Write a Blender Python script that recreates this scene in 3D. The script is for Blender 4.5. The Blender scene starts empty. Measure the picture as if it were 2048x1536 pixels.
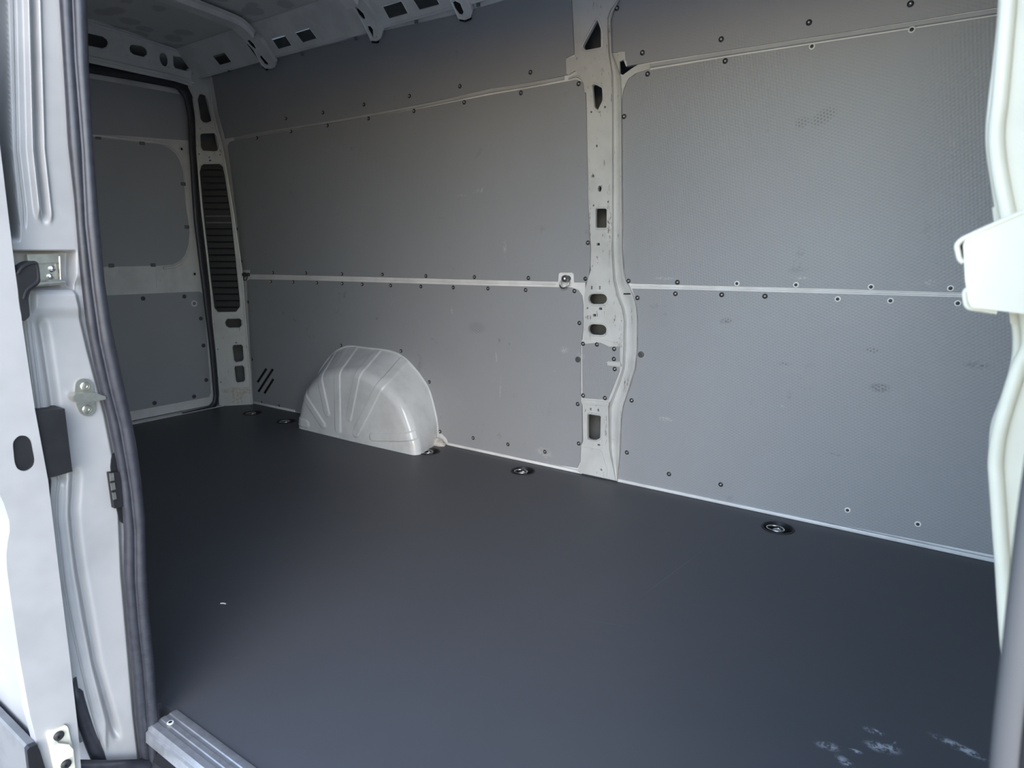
import bpy, bmesh, math, random
from mathutils import Vector, Matrix, noise
from mathutils.geometry import tessellate_polygon

# ------------------------------------------------------------------ camera
scene = bpy.context.scene
COL = scene.collection
FPX, CX, CY = 1295.0, 1024.0, 768.0
CAM = Vector((0.0, 0.0, 0.95))
_mx = Vector((-1904.0, -259.0, FPX)).normalized()
AX = -_mx
AY = Vector((916.0, -260.0, FPX)).normalized()
AY = (AY - AX * AX.dot(AY)).normalized()
AZ = AX.cross(AY)
cam_d = bpy.data.cameras.new('camera')
cam_d.sensor_width = 36.0
cam_d.lens = FPX / 2048.0 * 36.0
cam_d.clip_start = 0.02
cam_d.dof.use_dof = True
cam_d.dof.focus_distance = 2.4
cam_d.dof.aperture_fstop = 8.5
cam = bpy.data.objects.new('camera', cam_d)
COL.objects.link(cam)
rot = Matrix(((AX.x, -AX.y, -AX.z), (AY.x, -AY.y, -AY.z), (AZ.x, -AZ.y, -AZ.z)))
cam.matrix_world = Matrix.Translation(CAM) @ rot.to_4x4()
scene.camera = cam

# ------------------------------------------------------------------ world, sun, exposure
world = bpy.data.worlds.new('world')
scene.world = world
world.use_nodes = True
wn = world.node_tree.nodes
wl = world.node_tree.links
wn.clear()
sky = wn.new('ShaderNodeTexSky')
sky.sky_type = 'NISHITA'
sky.sun_disc = False
sky.sun_elevation = math.radians(36)
sky.sun_rotation = math.radians(148)
sky.air_density = 1.0
sky.dust_density = 0.7
sky.ozone_density = 1.0
bg = wn.new('ShaderNodeBackground')
bg.inputs['Strength'].default_value = 0.60
wo = wn.new('ShaderNodeOutputWorld')
wl.new(sky.outputs[0], bg.inputs['Color'])
wl.new(bg.outputs[0], wo.inputs['Surface'])

scene.view_settings.view_transform = 'Standard'
scene.view_settings.look = 'None'
scene.view_settings.gamma = 1.0
scene.view_settings.use_curve_mapping = False
scene.view_settings.exposure = 0.68

random.seed(7)

# ------------------------------------------------------------------ pixel -> place helpers
def ray(px, py):
    d = Vector(((px - CX) / FPX, (py - CY) / FPX, 1.0))
    return Vector((AX.dot(d), AY.dot(d), AZ.dot(d)))

class Plane:
    """vertical/oblique plane: origin o, unit u, unit v, normal n towards the interior"""
    cuts = []
    def __init__(s, o, u, v, n):
        s.o, s.u, s.v, s.n = Vector(o), Vector(u).normalized(), Vector(v).normalized(), Vector(n).normalized()
    def uv(s, px, py, d=0.0):
        r = ray(px, py)
        oo = s.o + s.n * d
        t = (oo - CAM).dot(s.n) / r.dot(s.n)
        p = CAM + r * t - oo
        return (p.dot(s.u), p.dot(s.v))
    def p3(s, u, v, d=0.0):
        return s.o + s.u * u + s.v * v + s.n * d
    def at(s, px, py, d=0.0):
        return s.p3(*s.uv(px, py, d), d)

def YW(z):
    return 2.418 if z < 0.9 else 2.418 - 0.125 * ((z - 0.9) / 1.1) ** 2

class Wall:
    cuts = [1.0 + 0.08 * i for i in range(13)]
    n = Vector((0, -1, 0))
    def uv(s, px, py, d=0.0):
        r = ray(px, py)
        y = 2.418
        for _ in range(12):
            t = (y - d - CAM.y) / r.y
            z = CAM.z + r.z * t
            y = YW(z)
        return (CAM.x + r.x * t, z)
    def p3(s, u, v, d=0.0):
        return Vector((u, YW(v) - d, v))
    def at(s, px, py, d=0.0):
        return s.p3(*s.uv(px, py, d), d)

WS = Wall()
XR = -3.82
RS = Plane((XR, 0, 0), (0, 1, 0), (0, 0, 1), (1, 0, 0))
RD = Plane((XR - 0.05, 0, 0), (0, 1, 0), (0, 0, 1), (1, 0, 0))
_a, _b = Vector((-3.83, 2.24, 0)), Vector((-3.70, 2.40, 0))
_t = (_b - _a).normalized()
DS = Plane(_a, _t, (0, 0, 1), (_t.y, -_t.x, 0))
XJ = -1.30
JS = Plane((XJ, 0, 0), (0, 1, 0), (0, 0, 1), (1, 0, 0))
NS = Plane((0, 0.72, 0), (1, 0, 0), (0, 0, 1), (0, -1, 0))
_c0, _c1 = Vector((0, 2.285, 1.955)), Vector((0, 2.17, 2.09))
_cv = (_c1 - _c0).normalized()
CS = Plane(_c0, (1, 0, 0), _cv, Vector((1, 0, 0)).cross(_cv) * 1.0)
if CS.n.y > 0: CS.n = -CS.n
FS = Plane((0, 0, 0), (1, 0, 0), (0, 1, 0), (0, 0, 1))

# ------------------------------------------------------------------ materials
def new_mat(name):
    m = bpy.data.materials.new(name)
    m.use_nodes = True
    nt = m.node_tree
    b = nt.nodes['Principled BSDF']
    return m, nt, b

def mix_col(nt, a, b, fac):
    n = nt.nodes.new('ShaderNodeMix'); n.data_type = 'RGBA'
    for sock, val in ((n.inputs[6], a), (n.inputs[7], b)):
        if isinstance(val, tuple): sock.default_value = (*val, 1)
        else: nt.links.new(val, sock)
    if isinstance(fac, float): n.inputs[0].default_value = fac
    else: nt.links.new(fac, n.inputs[0])
    return n.outputs[2]

def mth(nt, op, a, b=None):
    n = nt.nodes.new('ShaderNodeMath'); n.operation = op
    for i, v in enumerate((a, b)):
        if v is None: continue
        if isinstance(v, (int, float)): n.inputs[i].default_value = v
        else: nt.links.new(v, n.inputs[i])
    return n.outputs[0]

def pos(nt):
    return nt.nodes.new('ShaderNodeNewGeometry').outputs['Position']

def noise_tex(nt, scale, detail=3, vec=None, rough=0.6):
    n = nt.nodes.new('ShaderNodeTexNoise')
    n.inputs['Scale'].default_value = scale
    n.inputs['Detail'].default_value = detail
    n.inputs['Roughness'].default_value = rough
    nt.links.new(vec if vec is not None else pos(nt), n.inputs['Vector'])
    return n.outputs['Fac']

def mrange(nt, v, a, b, c=0.0, d=1.0):
    n = nt.nodes.new('ShaderNodeMapRange')
    n.interpolation_type = 'SMOOTHSTEP'
    nt.links.new(v, n.inputs[0])
    for i, x in enumerate((a, b, c, d)): n.inputs[i + 1].default_value = x
    return n.outputs[0]

def scaled(nt, sc, rot=(0, 0, 0)):
    n = nt.nodes.new('ShaderNodeMapping')
    n.inputs['Scale'].default_value = sc
    n.inputs['Rotation'].default_value = rot
    nt.links.new(pos(nt), n.inputs['Vector'])
    return n.outputs[0]

def blob(nt, loc, rad, rot=(0, 0, 0), soft=0.35):
    n = nt.nodes.new('ShaderNodeMapping'); n.vector_type = 'TEXTURE'
    n.inputs['Location'].default_value = loc
    n.inputs['Rotation'].default_value = rot
    n.inputs['Scale'].default_value = rad
    nt.links.new(pos(nt), n.inputs['Vector'])
    l = nt.nodes.new('ShaderNodeVectorMath'); l.operation = 'LENGTH'
    nt.links.new(n.outputs[0], l.inputs[0])
    return mrange(nt, l.outputs['Value'], 1.0, soft)

def bump(nt, b, h, strength, dist=0.002):
    n = nt.nodes.new('ShaderNodeBump')
    n.inputs['Strength'].default_value = strength
    n.inputs['Distance'].default_value = dist
    nt.links.new(h, n.inputs['Height'])
    nt.links.new(n.outputs[0], b.inputs['Normal'])

def simple(name, col, rough=0.5, metal=0.0, var=0.0, vscale=20, spec=0.5):
    m, nt, b = new_mat(name)
    b.inputs['Base Color'].default_value = (*col, 1)
    b.inputs['Roughness'].default_value = rough
    b.inputs['Metallic'].default_value = metal
    b.inputs['Specular IOR Level'].default_value = spec
    if var:
        f = noise_tex(nt, vscale)
        dark = tuple(c * (1 - var) for c in col)
        nt.links.new(mix_col(nt, dark, col, mrange(nt, f, 0.35, 0.62)), b.inputs['Base Color'])
    return m

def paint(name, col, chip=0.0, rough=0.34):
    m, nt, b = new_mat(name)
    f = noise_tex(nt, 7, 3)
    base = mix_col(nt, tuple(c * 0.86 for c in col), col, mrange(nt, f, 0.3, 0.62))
    if chip:
        v = scaled(nt, (9, 9, 2.2))
        c1 = mrange(nt, noise_tex(nt, 9, 5, v, 0.75), 0.625, 0.66)
        base = mix_col(nt, base, (0.16, 0.14, 0.12), mth(nt, 'MULTIPLY', c1, chip))
        # knocks along the exposed edges of the middle pillar
        tick = mrange(nt, noise_tex(nt, 14, 5, scaled(nt, (14, 1, 3.2)), 0.8), 0.53, 0.57)
        for (px0, py0, px1, py1, w) in ((1220.5, 330, 1221.5, 540, 0.010), (1245, 620, 1245, 700, 0.009), (1180, 330, 1184, 500, 0.007), (1215, 815, 1215, 890, 0.007), (1266, 610, 1268, 660, 0.006), (1262, 750, 1250, 790, 0.010), (1176, 634, 1186, 634, 0.012), (1235, 684, 1243, 690, 0.012), (1200, 142, 1218, 140, 0.010)):
            p, q = WS.at(px0, py0), WS.at(px1, py1)
            d = q - p
            mk = blob(nt, (p + q) / 2, (w, 9, d.length / 2 + w), (0, math.atan2(d.x, d.z), 0), 0.45)
            base = mix_col(nt, base, (0.12, 0.105, 0.09), mth(nt, 'MULTIPLY', mth(nt, 'MULTIPLY', mk, tick), 0.85))
    nt.links.new(base, b.inputs['Base Color'])
    b.inputs['Roughness'].default_value = rough
    return m

def panel_material():
    m, nt, b = new_mat('grey_lining_board')
    col = (0.292, 0.298, 0.308)
    f = noise_tex(nt, 2.3, 3)
    base = mix_col(nt, tuple(c * 0.93 for c in col), tuple(c * 1.06 for c in col), f)
    # dark rubs and small pale scrapes
    rub = mrange(nt, noise_tex(nt, 5.5, 5, None, 0.72), 0.63, 0.74)
    base = mix_col(nt, base, (0.17, 0.175, 0.185), mth(nt, 'MULTIPLY', rub, 0.55))
    sc = scaled(nt, (1.0, 1.0, 0.32), (0, 0.25, 0))
    scr = mrange(nt, noise_tex(nt, 26, 4, sc, 0.7), 0.70, 0.78)
    base = mix_col(nt, base, (0.42, 0.43, 0.43), mth(nt, 'MULTIPLY', scr, 0.40))
    # scuffs with a place of their own
    fine = mrange(nt, noise_tex(nt, 90, 4), 0.42, 0.60)
    spots = [((924, 391), (0.055, 9, 0.006), 0.04), ((958, 381), (0.05, 9, 0.007), -0.28), ((964, 382), (0.02, 9, 0.014), 0),
             ((1011, 496), (0.012, 9, 0.05), 0), ((1165, 712), (0.03, 9, 0.025), 0.1), ((1332, 838), (0.045, 9, 0.014), 0),
             ((1090, 905), (0.06, 9, 0.03), 0.2), ((1330, 557), (0.06, 9, 0.008), 0), ((1600, 556), (0.04, 9, 0.01), 0), ((1567, 812), (0.012, 9, 0.006), 0.3),
             ((1860, 565), (0.02, 9, 0.012), 0), ((1002, 775), (0.006, 9, 0.075), 0.06), ((994, 715), (0.006, 9, 0.04), -0.12), ((905, 622), (0.01, 9, 0.022), -0.2), ((1130, 700), (0.03, 9, 0.02), 0)]
    for (px, py), rad, a in spots:
        p = WS.at(px, py)
        mk = mth(nt, 'MULTIPLY', blob(nt, p, rad, (0, a, 0), 0.2), fine)
        base = mix_col(nt, base, (0.50, 0.49, 0.46), mth(nt, 'MULTIPLY', mk, 0.55))
    for (px, py), rad, a in [((502, 622), (0.03, 9, 0.012), 0), ((568, 626), (0.022, 9, 0.02), 0.5), ((590, 640), (0.03, 9, 0.01), 0.5), ((755, 637), (0.016, 9, 0.012), 0), ((620, 673), (0.014, 9, 0.01), 0), ((690, 592), (0.01, 9, 0.02), 0),
                             ((1000, 680), (0.01, 9, 0.02), 0.2), ((1020, 690), (0.008, 9, 0.02), 0.1), ((1450, 643), (0.03, 9, 0.012), 0), ((1670, 908), (0.035, 9, 0.004), 0.1), ((1955, 730), (0.05, 9, 0.016), 0), ((1760, 775), (0.04, 9, 0.02), 0)]:
        mk = mth(nt, 'MULTIPLY', blob(nt, WS.at(px, py), rad, (0, a, 0), 0.2), fine)
        base = mix_col(nt, base, (0.13, 0.13, 0.135), mth(nt, 'MULTIPLY', mk, 0.6))
    # hexagonal embossing
    geo = pos(nt)
    tot = None
    for ang in (0, 60, 120):
        k = 2 * math.pi / 0.0095
        dv = nt.nodes.new('ShaderNodeVectorMath'); dv.operation = 'DOT_PRODUCT'
        nt.links.new(geo, dv.inputs[0])
        dv.inputs[1].default_value = (k * math.cos(math.radians(ang + 8)), 0, k * math.sin(math.radians(ang + 8)))
        c = mth(nt, 'COSINE', dv.outputs['Value'])
        tot = c if tot is None else mth(nt, 'ADD', tot, c)
    cells = mrange(nt, tot, -0.6, 1.2)
    for (px, py), rad, a in [((1648, 234), (0.055, 9, 0.03), -0.5), ((1605, 245), (0.03, 9, 0.022), -0.3),
                             ((1745, 700), (0.03, 9, 0.012), 0), ((955, 655), (0.07, 9, 0.035), 0), ((1760, 775), (0.04, 9, 0.02), 0), ((1570, 727), (0.03, 9, 0.008), 0), ((1455, 640), (0.03, 9, 0.012), 0)]:
        p = WS.at(px, py)
        mk = mth(nt, 'MULTIPLY', blob(nt, p, rad, (0, a, 0), 0.4), cells)
        base = mix_col(nt, base, (0.12, 0.12, 0.12), mth(nt, 'MULTIPLY', mk, 0.6))
    nt.links.new(base, b.inputs['Base Color'])
    b.inputs['Roughness'].default_value = 0.40
    b.inputs['Specular IOR Level'].default_value = 0.55
    bump(nt, b, tot, 0.16, 0.0006)
    return m

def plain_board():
    m, nt, b = new_mat('brightened_door_board')  # lining board grey, lightened to make up for weak light at the rear
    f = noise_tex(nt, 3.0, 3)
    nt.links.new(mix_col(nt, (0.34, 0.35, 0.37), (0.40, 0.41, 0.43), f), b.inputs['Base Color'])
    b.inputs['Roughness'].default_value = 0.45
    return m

def floor_material():
    m, nt, b = new_mat('dark_floor_board')
    col = (0.070, 0.073, 0.080)
    f = noise_tex(nt, 1.7, 4)
    base = mix_col(nt, tuple(c * 0.85 for c in col), tuple(c * 1.12 for c in col), f)
    st = scaled(nt, (0.5, 7.0, 1.0), (0, 0, 0.55))
    s1 = mrange(nt, noise_tex(nt, 6.0, 5, st, 0.72), 0.66, 0.76)
    base = mix_col(nt, base, (0.12, 0.125, 0.135), mth(nt, 'MULTIPLY', s1, 0.30))
    sp = mrange(nt, noise_tex(nt, 120, 3), 0.74, 0.78)
    base = mix_col(nt, base, (0.4, 0.4, 0.4), mth(nt, 'MULTIPLY', sp, 0.35))
    grit = mrange(nt, noise_tex(nt, 60, 5, None, 0.8), 0.45, 0.56)
    def fl(px, py): return FS.at(px, py)
    for (a0, b0, w, k) in [((1865, 1470), (1975, 1520), 0.016, 0.85), ((1740, 1490), (1790, 1500), 0.02, 0.7), ((1640, 1488), (1672, 1496), 0.016, 0.5),
                           ((1700, 1500), (1720, 1505), 0.008, 0.7), ((1680, 1515), (1700, 1532), 0.014, 0.6), ((1735, 1458), (1760, 1466), 0.012, 0.7), ((1780, 1500), (1795, 1480), 0.004, 0.8),
                           ((1260, 1210), (1420, 1090), 0.0016, 0.10), ((640, 930), (830, 960), 0.004, -0.4), ((1120, 1230), (1290, 1260), 0.002, 0.05)]:
        p, q = fl(*a0), fl(*b0)
        d = q - p
        mk = blob(nt, (p + q) / 2, (d.length / 2 + w, w, 0.5), (0, 0, math.atan2(d.y, d.x)), 0.25)
        if w > 0.0035: mk = mth(nt, 'MULTIPLY', mk, grit)
        c = (0.52, 0.54, 0.56) if k > 0 else (0.02, 0.02, 0.02)
        base = mix_col(nt, base, c, mth(nt, 'MULTIPLY', mk, abs(k)))
    nt.links.new(base, b.inputs['Base Color'])
    b.inputs['Roughness'].default_value = 0.50
    b.inputs['Specular IOR Level'].default_value = 0.45
    bump(nt, b, noise_tex(nt, 220, 3), 0.10, 0.0008)
    return m

def ceiling_material():
    m, nt, b = new_mat('sprayed_roof_sheet')
    v = nt.nodes.new('ShaderNodeTexVoronoi'); v.inputs['Scale'].default_value = 7.0
    nt.links.new(scaled(nt, (1.0, 1.3, 0.2)), v.inputs['Vector'])
    n2 = noise_tex(nt, 9, 3)
    k = mrange(nt, mth(nt, 'ADD', v.outputs['Distance'], mth(nt, 'MULTIPLY', n2, 0.5)), 0.62, 0.70, 1.0, 0.0)
    nt.links.new(mix_col(nt, (0.64, 0.64, 0.63), (0.48, 0.48, 0.48), k), b.inputs['Base Color'])
    b.inputs['Roughness'].default_value = 0.45
    return m

M = {}
M['white'] = paint('white_body_paint', (0.76, 0.75, 0.735), 0.0)
M['pillar'] = paint('worn_white_body_paint', (0.56, 0.56, 0.54), 0.9)
M['gloss'] = paint('glossy_white_body_paint', (0.68, 0.69, 0.69), 0.0, 0.13)
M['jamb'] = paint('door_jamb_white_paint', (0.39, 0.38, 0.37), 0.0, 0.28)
M['cream'] = paint('cream_white_paint', (0.66, 0.625, 0.50), 0.0, 0.5)
M['seam'] = paint('grey_seam_paint', (0.46, 0.465, 0.46), 0.0)
M['panel'] = panel_material()
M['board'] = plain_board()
M['floor'] = floor_material()
M['roof'] = ceiling_material()
M['rubber'] = simple('black_rubber', (0.032, 0.033, 0.042), 0.42, 0, 0.25, 60)
M['black'] = simple('black_plastic', (0.013, 0.013, 0.015), 0.5, 0, 0.2, 40, 0.35)
M['dark'] = simple('dark_backing', (0.02, 0.02, 0.02), 0.8)  # near-black for unseen sheets, stands for shade behind the wall slots
M['steel'] = simple('bright_steel', (0.62, 0.61, 0.59), 0.28, 1.0, 0.2, 80)
M['zinc'] = simple('zinc_plated_steel', (0.66, 0.64, 0.56), 0.36, 1.0, 0.15, 60)
M['darksteel'] = simple('dark_washer_steel', (0.022, 0.022, 0.024), 0.45, 0.0)
M['palewasher'] = simple('pale_zinc_washer', (0.74, 0.74, 0.70), 0.4)
M['plug'] = simple('grey_rubber_plug', (0.07, 0.07, 0.072), 0.5)
M['greyrubber'] = simple('worn_grey_rubber', (0.085, 0.083, 0.083), 0.5)
M['alu'] = simple('anodised_aluminium', (0.52, 0.53, 0.55), 0.38, 0.75, 0.15, 50)
M['grey_plastic'] = simple('grey_plastic_cladding', (0.17, 0.165, 0.16), 0.6, 0, 0.15, 20)
M['ground'] = simple('pale_concrete', (0.43, 0.40, 0.36), 0.9, 0, 0.2, 2)
M['wax'] = simple('pale_seam_sealer', (0.56, 0.53, 0.47), 0.6, 0, 0.3, 60)
M['cavity'] = simple('shaded_body_inside', (0.20, 0.20, 0.195), 0.6, 0, 0.2, 12)  # body inside, colour darkened to stand for the shade behind the openings
M['ringsteel'] = simple('dull_ring_steel', (0.40, 0.40, 0.40), 0.32, 1.0, 0.2, 80)
M['crumb'] = simple('pale_crumb', (0.7, 0.7, 0.68), 0.8)

# ------------------------------------------------------------------ mesh helpers
def finish(bm, name, mat, parent=None, smooth=None, recalc=True):
    if recalc: bmesh.ops.recalc_face_normals(bm, faces=bm.faces)
    me = bpy.data.meshes.new(name)
    bm.to_mesh(me); bm.free()
    for m in (mat if isinstance(mat, (list, tuple)) else [mat]):
        me.materials.append(M[m] if isinstance(m, str) else m)
    if smooth is not None:
        for p in me.polygons: p.use_smooth = True
        if smooth < 3: me.set_sharp_from_angle(angle=smooth)
    o = bpy.data.objects.new(name, me)
    COL.objects.link(o)
    if parent is not None: adopt(o, parent)
    return o

def adopt(o, parent):
    o.parent = parent
    o.matrix_parent_inverse = Matrix.Translation(-worldloc(parent))

def worldloc(o):
    return Vector(o.get('_loc', (0, 0, 0)))

def thing(name, label, cat, loc=(0, 0, 0), group=None, kind=None):
    o = bpy.data.objects.new(name, None)
    o.empty_display_size = 0.05
    COL.objects.link(o)
    o.location = loc
    o['_loc'] = tuple(loc)
    tag(o, label, cat, group, kind)
    return o

def tag(o, label, cat=None, group=None, kind=None):
    o['label'] = label
    if cat: o['category'] = cat
    if group: o['group'] = group
    if kind: o['kind'] = kind
    return o

def rounded(pts, r, n=5):
    out = []
    N = len(pts)
    for i in range(N):
        p0, p1, p2 = Vector(pts[i - 1]), Vector(pts[i]), Vector(pts[(i + 1) % N])
        a, b = (p0 - p1), (p2 - p1)
        rr = min(r, a.length * 0.48, b.length * 0.48)
        s, e = p1 + a.normalized() * rr, p1 + b.normalized() * rr
        for k in range(n + 1):
            t = k / n
            q = s * (1 - t) ** 2 + p1 * 2 * t * (1 - t) + e * t * t
            out.append((q.x, q.y))
    return out

def stadium(x0, y0, x1, y1, n=7, sh=0.0):
    r = (y1 - y0) / 2; cy = (y0 + y1) / 2
    out = []
    for k in range(n + 1):
        a = -math.pi / 2 + math.pi * k / n; out.append((x1 - r + r * math.cos(a), cy + sh / 2 + r * math.sin(a)))
    for k in range(n + 1):
        a = math.pi / 2 + math.pi * k / n; out.append((x0 + r + r * math.cos(a), cy - sh / 2 + r * math.sin(a)))
    return out

def ellipse(cx, cy, rx, ry, n=14, a=0.0):
    ca, sa = math.cos(a), math.sin(a)
    return [(cx + rx * math.cos(t) * ca - ry * math.sin(t) * sa, cy + rx * math.cos(t) * sa + ry * math.sin(t) * ca)
            for t in [2 * math.pi * k / n for k in range(n)]]

def plate_bm(outer, holes, surf, off, thick, px=True, rim=0.0, bm=None, rim_outer=0.0):
    """solid plate with holes on a surface; outline in photo pixels (px) or surface coordinates"""
    bm = bm or bmesh.new()
    d1 = off + thick
    def cv(loop):
        l = [Vector((*(surf.uv(*p, d1) if px else p), 0)) for p in loop]
        return l
    loops = [cv(outer)] + [cv(h) for h in holes]
    tris = tessellate_polygon(loops)
    flat = [p for l in loops for p in l]
    top = [bm.verts.new((p.x, p.y, d1)) for p in flat]
    bot = [bm.verts.new((p.x, p.y, off)) for p in flat]
    fs = []
    for t in tris:
        try:
            fs.append(bm.faces.new([top[i] for i in t]))
            fs.append(bm.faces.new([bot[i] for i in reversed(t)]))
        except ValueError:
            pass
    k = 0
    for l in loops:
        n = len(l)
        for i in range(n):
            a, b = k + i, k + (i + 1) % n
            try: fs.append(bm.faces.new((top[a], top[b], bot[b], bot[a])))
            except ValueError: pass
        k += n
    vs = set(top + bot)
    for z in surf.cuts:
        geom = list(vs) + list({e for v in vs for e in v.link_edges}) + list({f for v in vs for f in v.link_faces})
        r = bmesh.ops.bisect_plane(bm, geom=geom, plane_co=(0, z, 0), plane_no=(0, 1, 0))
        for g in r['geom_cut']:
            if isinstance(g, bmesh.types.BMVert): vs.add(g)
    for v in vs:
        v.co = surf.p3(v.co.x, v.co.y, v.co.z)
    if rim:
        for l in loops[1:]:
            tube_bm(bm, [surf.p3(p.x, p.y, d1) for p in l], rim, 6, True)
    if rim_outer:
        tube_bm(bm, [surf.p3(p.x, p.y, d1) for p in loops[0]], rim_outer, 6, True)
    return bm

def plate(name, outer, holes, surf, off, thick, mat, parent=None, px=True, rim=0.0, rim_outer=0.0):
    return finish(plate_bm(outer, holes, surf, off, thick, px, rim, None, rim_outer), name, mat, parent, 0.6)

def tube_bm(bm, pts, r, n=8, closed=False, flat=None, caps=True):
    """tube along pts; r number or list; flat=(axis, factor) squashes the section along a world axis"""
    pts = [Vector(p) for p in pts]
    N = len(pts)
    rings = []
    up = None
    for i in range(N):
        if closed: t = (pts[(i + 1) % N] - pts[i - 1])
        else: t = pts[min(i + 1, N - 1)] - pts[max(i - 1, 0)]
        if t.length < 1e-9: t = Vector((0, 0, 1))
        t.normalize()
        if up is None:
            up = Vector((0, 0, 1)) if abs(t.z) < 0.9 else Vector((1, 0, 0))
        a = (up - t * up.dot(t)).normalized()
        b = t.cross(a)
        up = a
        rr = r[i] if isinstance(r, (list, tuple)) else r
        ring = []
        for k in range(n):
            an = 2 * math.pi * k / n
            o = (a * math.cos(an) + b * math.sin(an)) * rr
            if flat:
                ax, fc = flat
                o = o + ax * (o.dot(ax) * (fc - 1))
            ring.append(bm.verts.new(pts[i] + o))
        rings.append(ring)
    for i in range(N if closed else N - 1):
        A, B = rings[i], rings[(i + 1) % N]
        for k in range(n):
            bm.faces.new((A[k], A[(k + 1) % n], B[(k + 1) % n], B[k]))
    if not closed and caps:
        bm.faces.new(list(reversed(rings[0])))
        bm.faces.new(rings[-1])
    return bm

def tube(name, pts, r, mat, parent=None, n=8, closed=False, flat=None):
    return finish(tube_bm(bmesh.new(), pts, r, n, closed, flat), name, mat, parent, 0.9)

def lathe_bm(bm, prof, n=16, mi=0):
    """profile (r,z) about +z at the origin"""
    rings = []
    for r, z in prof:
        if r < 1e-7: rings.append([bm.verts.new((0, 0, z))])
        else: rings.append([bm.verts.new((r * math.cos(2 * math.pi * k / n), r * math.sin(2 * math.pi * k / n), z)) for k in range(n)])
    for A, B in zip(rings, rings[1:]):
        for k in range(n):
            a, b = A[k % len(A)], A[(k + 1) % len(A)]
            c, d = B[(k + 1) % len(B)], B[k % len(B)]
            vs = []
            for v in (a, b, c, d):
                if v not in vs: vs.append(v)
            if len(vs) > 2:
                f = bm.faces.new(vs); f.material_index = mi
    return bm

def smooth_path(pts, per=6):
    """Catmull-Rom through pts (any dimension tuple)"""
    P = [Vector(p) for p in pts]
    out = []
    for i in range(len(P) - 1):
        p0, p1, p2, p3 = P[max(i - 1, 0)], P[i], P[i + 1], P[min(i + 2, len(P) - 1)]
        for k in range(per):
            t = k / per
            out.append(0.5 * ((2 * p1) + (p2 - p0) * t + (2 * p0 - 5 * p1 + 4 * p2 - p3) * t * t + (3 * p1 - p0 - 3 * p2 + p3) * t ** 3))
    out.append(P[-1])
    return out

def lerp_tab(tab, y):
    if y <= tab[0][0]: return tab[0][1]
    for (y0, x0), (y1, x1) in zip(tab, tab[1:]):
        if y <= y1: return x0 + (x1 - x0) * (y - y0) / (y1 - y0)
    return tab[-1][1]

def box_bm(bm, lo, hi, bev=0.0):
    r = bmesh.ops.create_cube(bm, size=1)
    lo, hi = Vector(lo), Vector(hi)
    for v in r['verts']:
        v.co = Vector(((lo.x + hi.x) / 2 + v.co.x * (hi.x - lo.x), (lo.y + hi.y) / 2 + v.co.y * (hi.y - lo.y), (lo.z + hi.z) / 2 + v.co.z * (hi.z - lo.z)))
    if bev:
        bmesh.ops.bevel(bm, geom=list({e for v in r['verts'] for e in v.link_edges}), offset=bev, segments=2, affect='EDGES', profile=0.5)
    return bm

def box(name, lo, hi, mat, parent=None, bev=0.0):
    return finish(box_bm(bmesh.new(), lo, hi, bev), name, mat, parent, 0.6)

def inst(mesh, name, loc, normal, parent, scale=1.0, spin=0.0):
    o = bpy.data.objects.new(name, mesh)
    COL.objects.link(o)
    q = Vector(normal).to_track_quat('Z', 'Y').to_matrix().to_4x4()
    m = Matrix.Translation(loc) @ q @ Matrix.Rotation(spin, 4, 'Z') @ Matrix.Scale(scale, 4)
    if parent is not None:
        o.parent = parent
        o.matrix_parent_inverse = Matrix.Translation(-worldloc(parent))
    o.matrix_basis = m
    return o

def tmp_mesh(bm, name, mats, smooth=0.7):
    o = finish(bm, name, mats, None, smooth)
    me = o.data
    bpy.data.objects.remove(o)
    return me

# shared little meshes
_b = bmesh.new()
lathe_bm(_b, [(0.0094, 0), (0.0092, 0.0014), (0.0070, 0.0030), (0.0042, 0.0036)], 12, 0)
lathe_bm(_b, [(0.0042, 0.0036), (0.0034, 0.0052), (0.0018, 0.0060), (0, 0.0062)], 12, 1)
SCREW = tmp_mesh(_b, 'screw', ['darksteel', 'steel'])
_b = bmesh.new()
lathe_bm(_b, [(0.0095, 0), (0.0095, 0.0016), (0.0055, 0.0022)], 14, 0)
lathe_bm(_b, [(0.0055, 0.0022), (0.0042, 0.0030), (0.002, 0.0034), (0, 0.0034)], 14, 1)
RIVET = tmp_mesh(_b, 'screw', ['palewasher', 'darksteel'])
_b = bmesh.new()
lathe_bm(_b, [(0.013, 0), (0.0125, 0.003), (0.006, 0.004), (0.004, 0.002), (0, 0.002)], 14, 0)
PLUG = tmp_mesh(_b, 'plug', ['plug'])

# ================================================================== THE SETTING
ground = thing('ground', 'pale concrete ground outside the van', 'ground', kind='structure')
bm = bmesh.new(); box_bm(bm, (-30, -30, -0.72), (30, 30, -0.66))
finish(bm, 'ground_slab', 'ground', ground)

# ---- floor with recesses for the lashing cups
RINGS = [(505, 826), (581, 843), (858, 903), (1046, 942), (1556, 1056)]
RPOS = [FS.at(*p) for p in RINGS]
RPOS[1] = Vector((RPOS[0].x + 0.34, 2.245, 0))
fo = [(-3.81, 0.578), (-1.33, 0.578), (-1.33, 0.586), (0.25, 0.586), (0.25, 2.415), (-3.70, 2.415), (-3.70, 2.40), (-3.81, 2.25)]
fh = [ellipse(p.x, p.y, 0.050, 0.050, 20) for p in RPOS]
floor = plate('floor', fo, fh, FS, -0.04, 0.04, 'floor', px=False)
tag(floor, 'dark grey scuffed cargo floor board with white scrapes near the door', 'floor', kind='structure')
subfloor = box('subfloor', (-3.85, 0.60, -0.12), (0.3, 2.45, -0.08), 'dark', floor)

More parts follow.
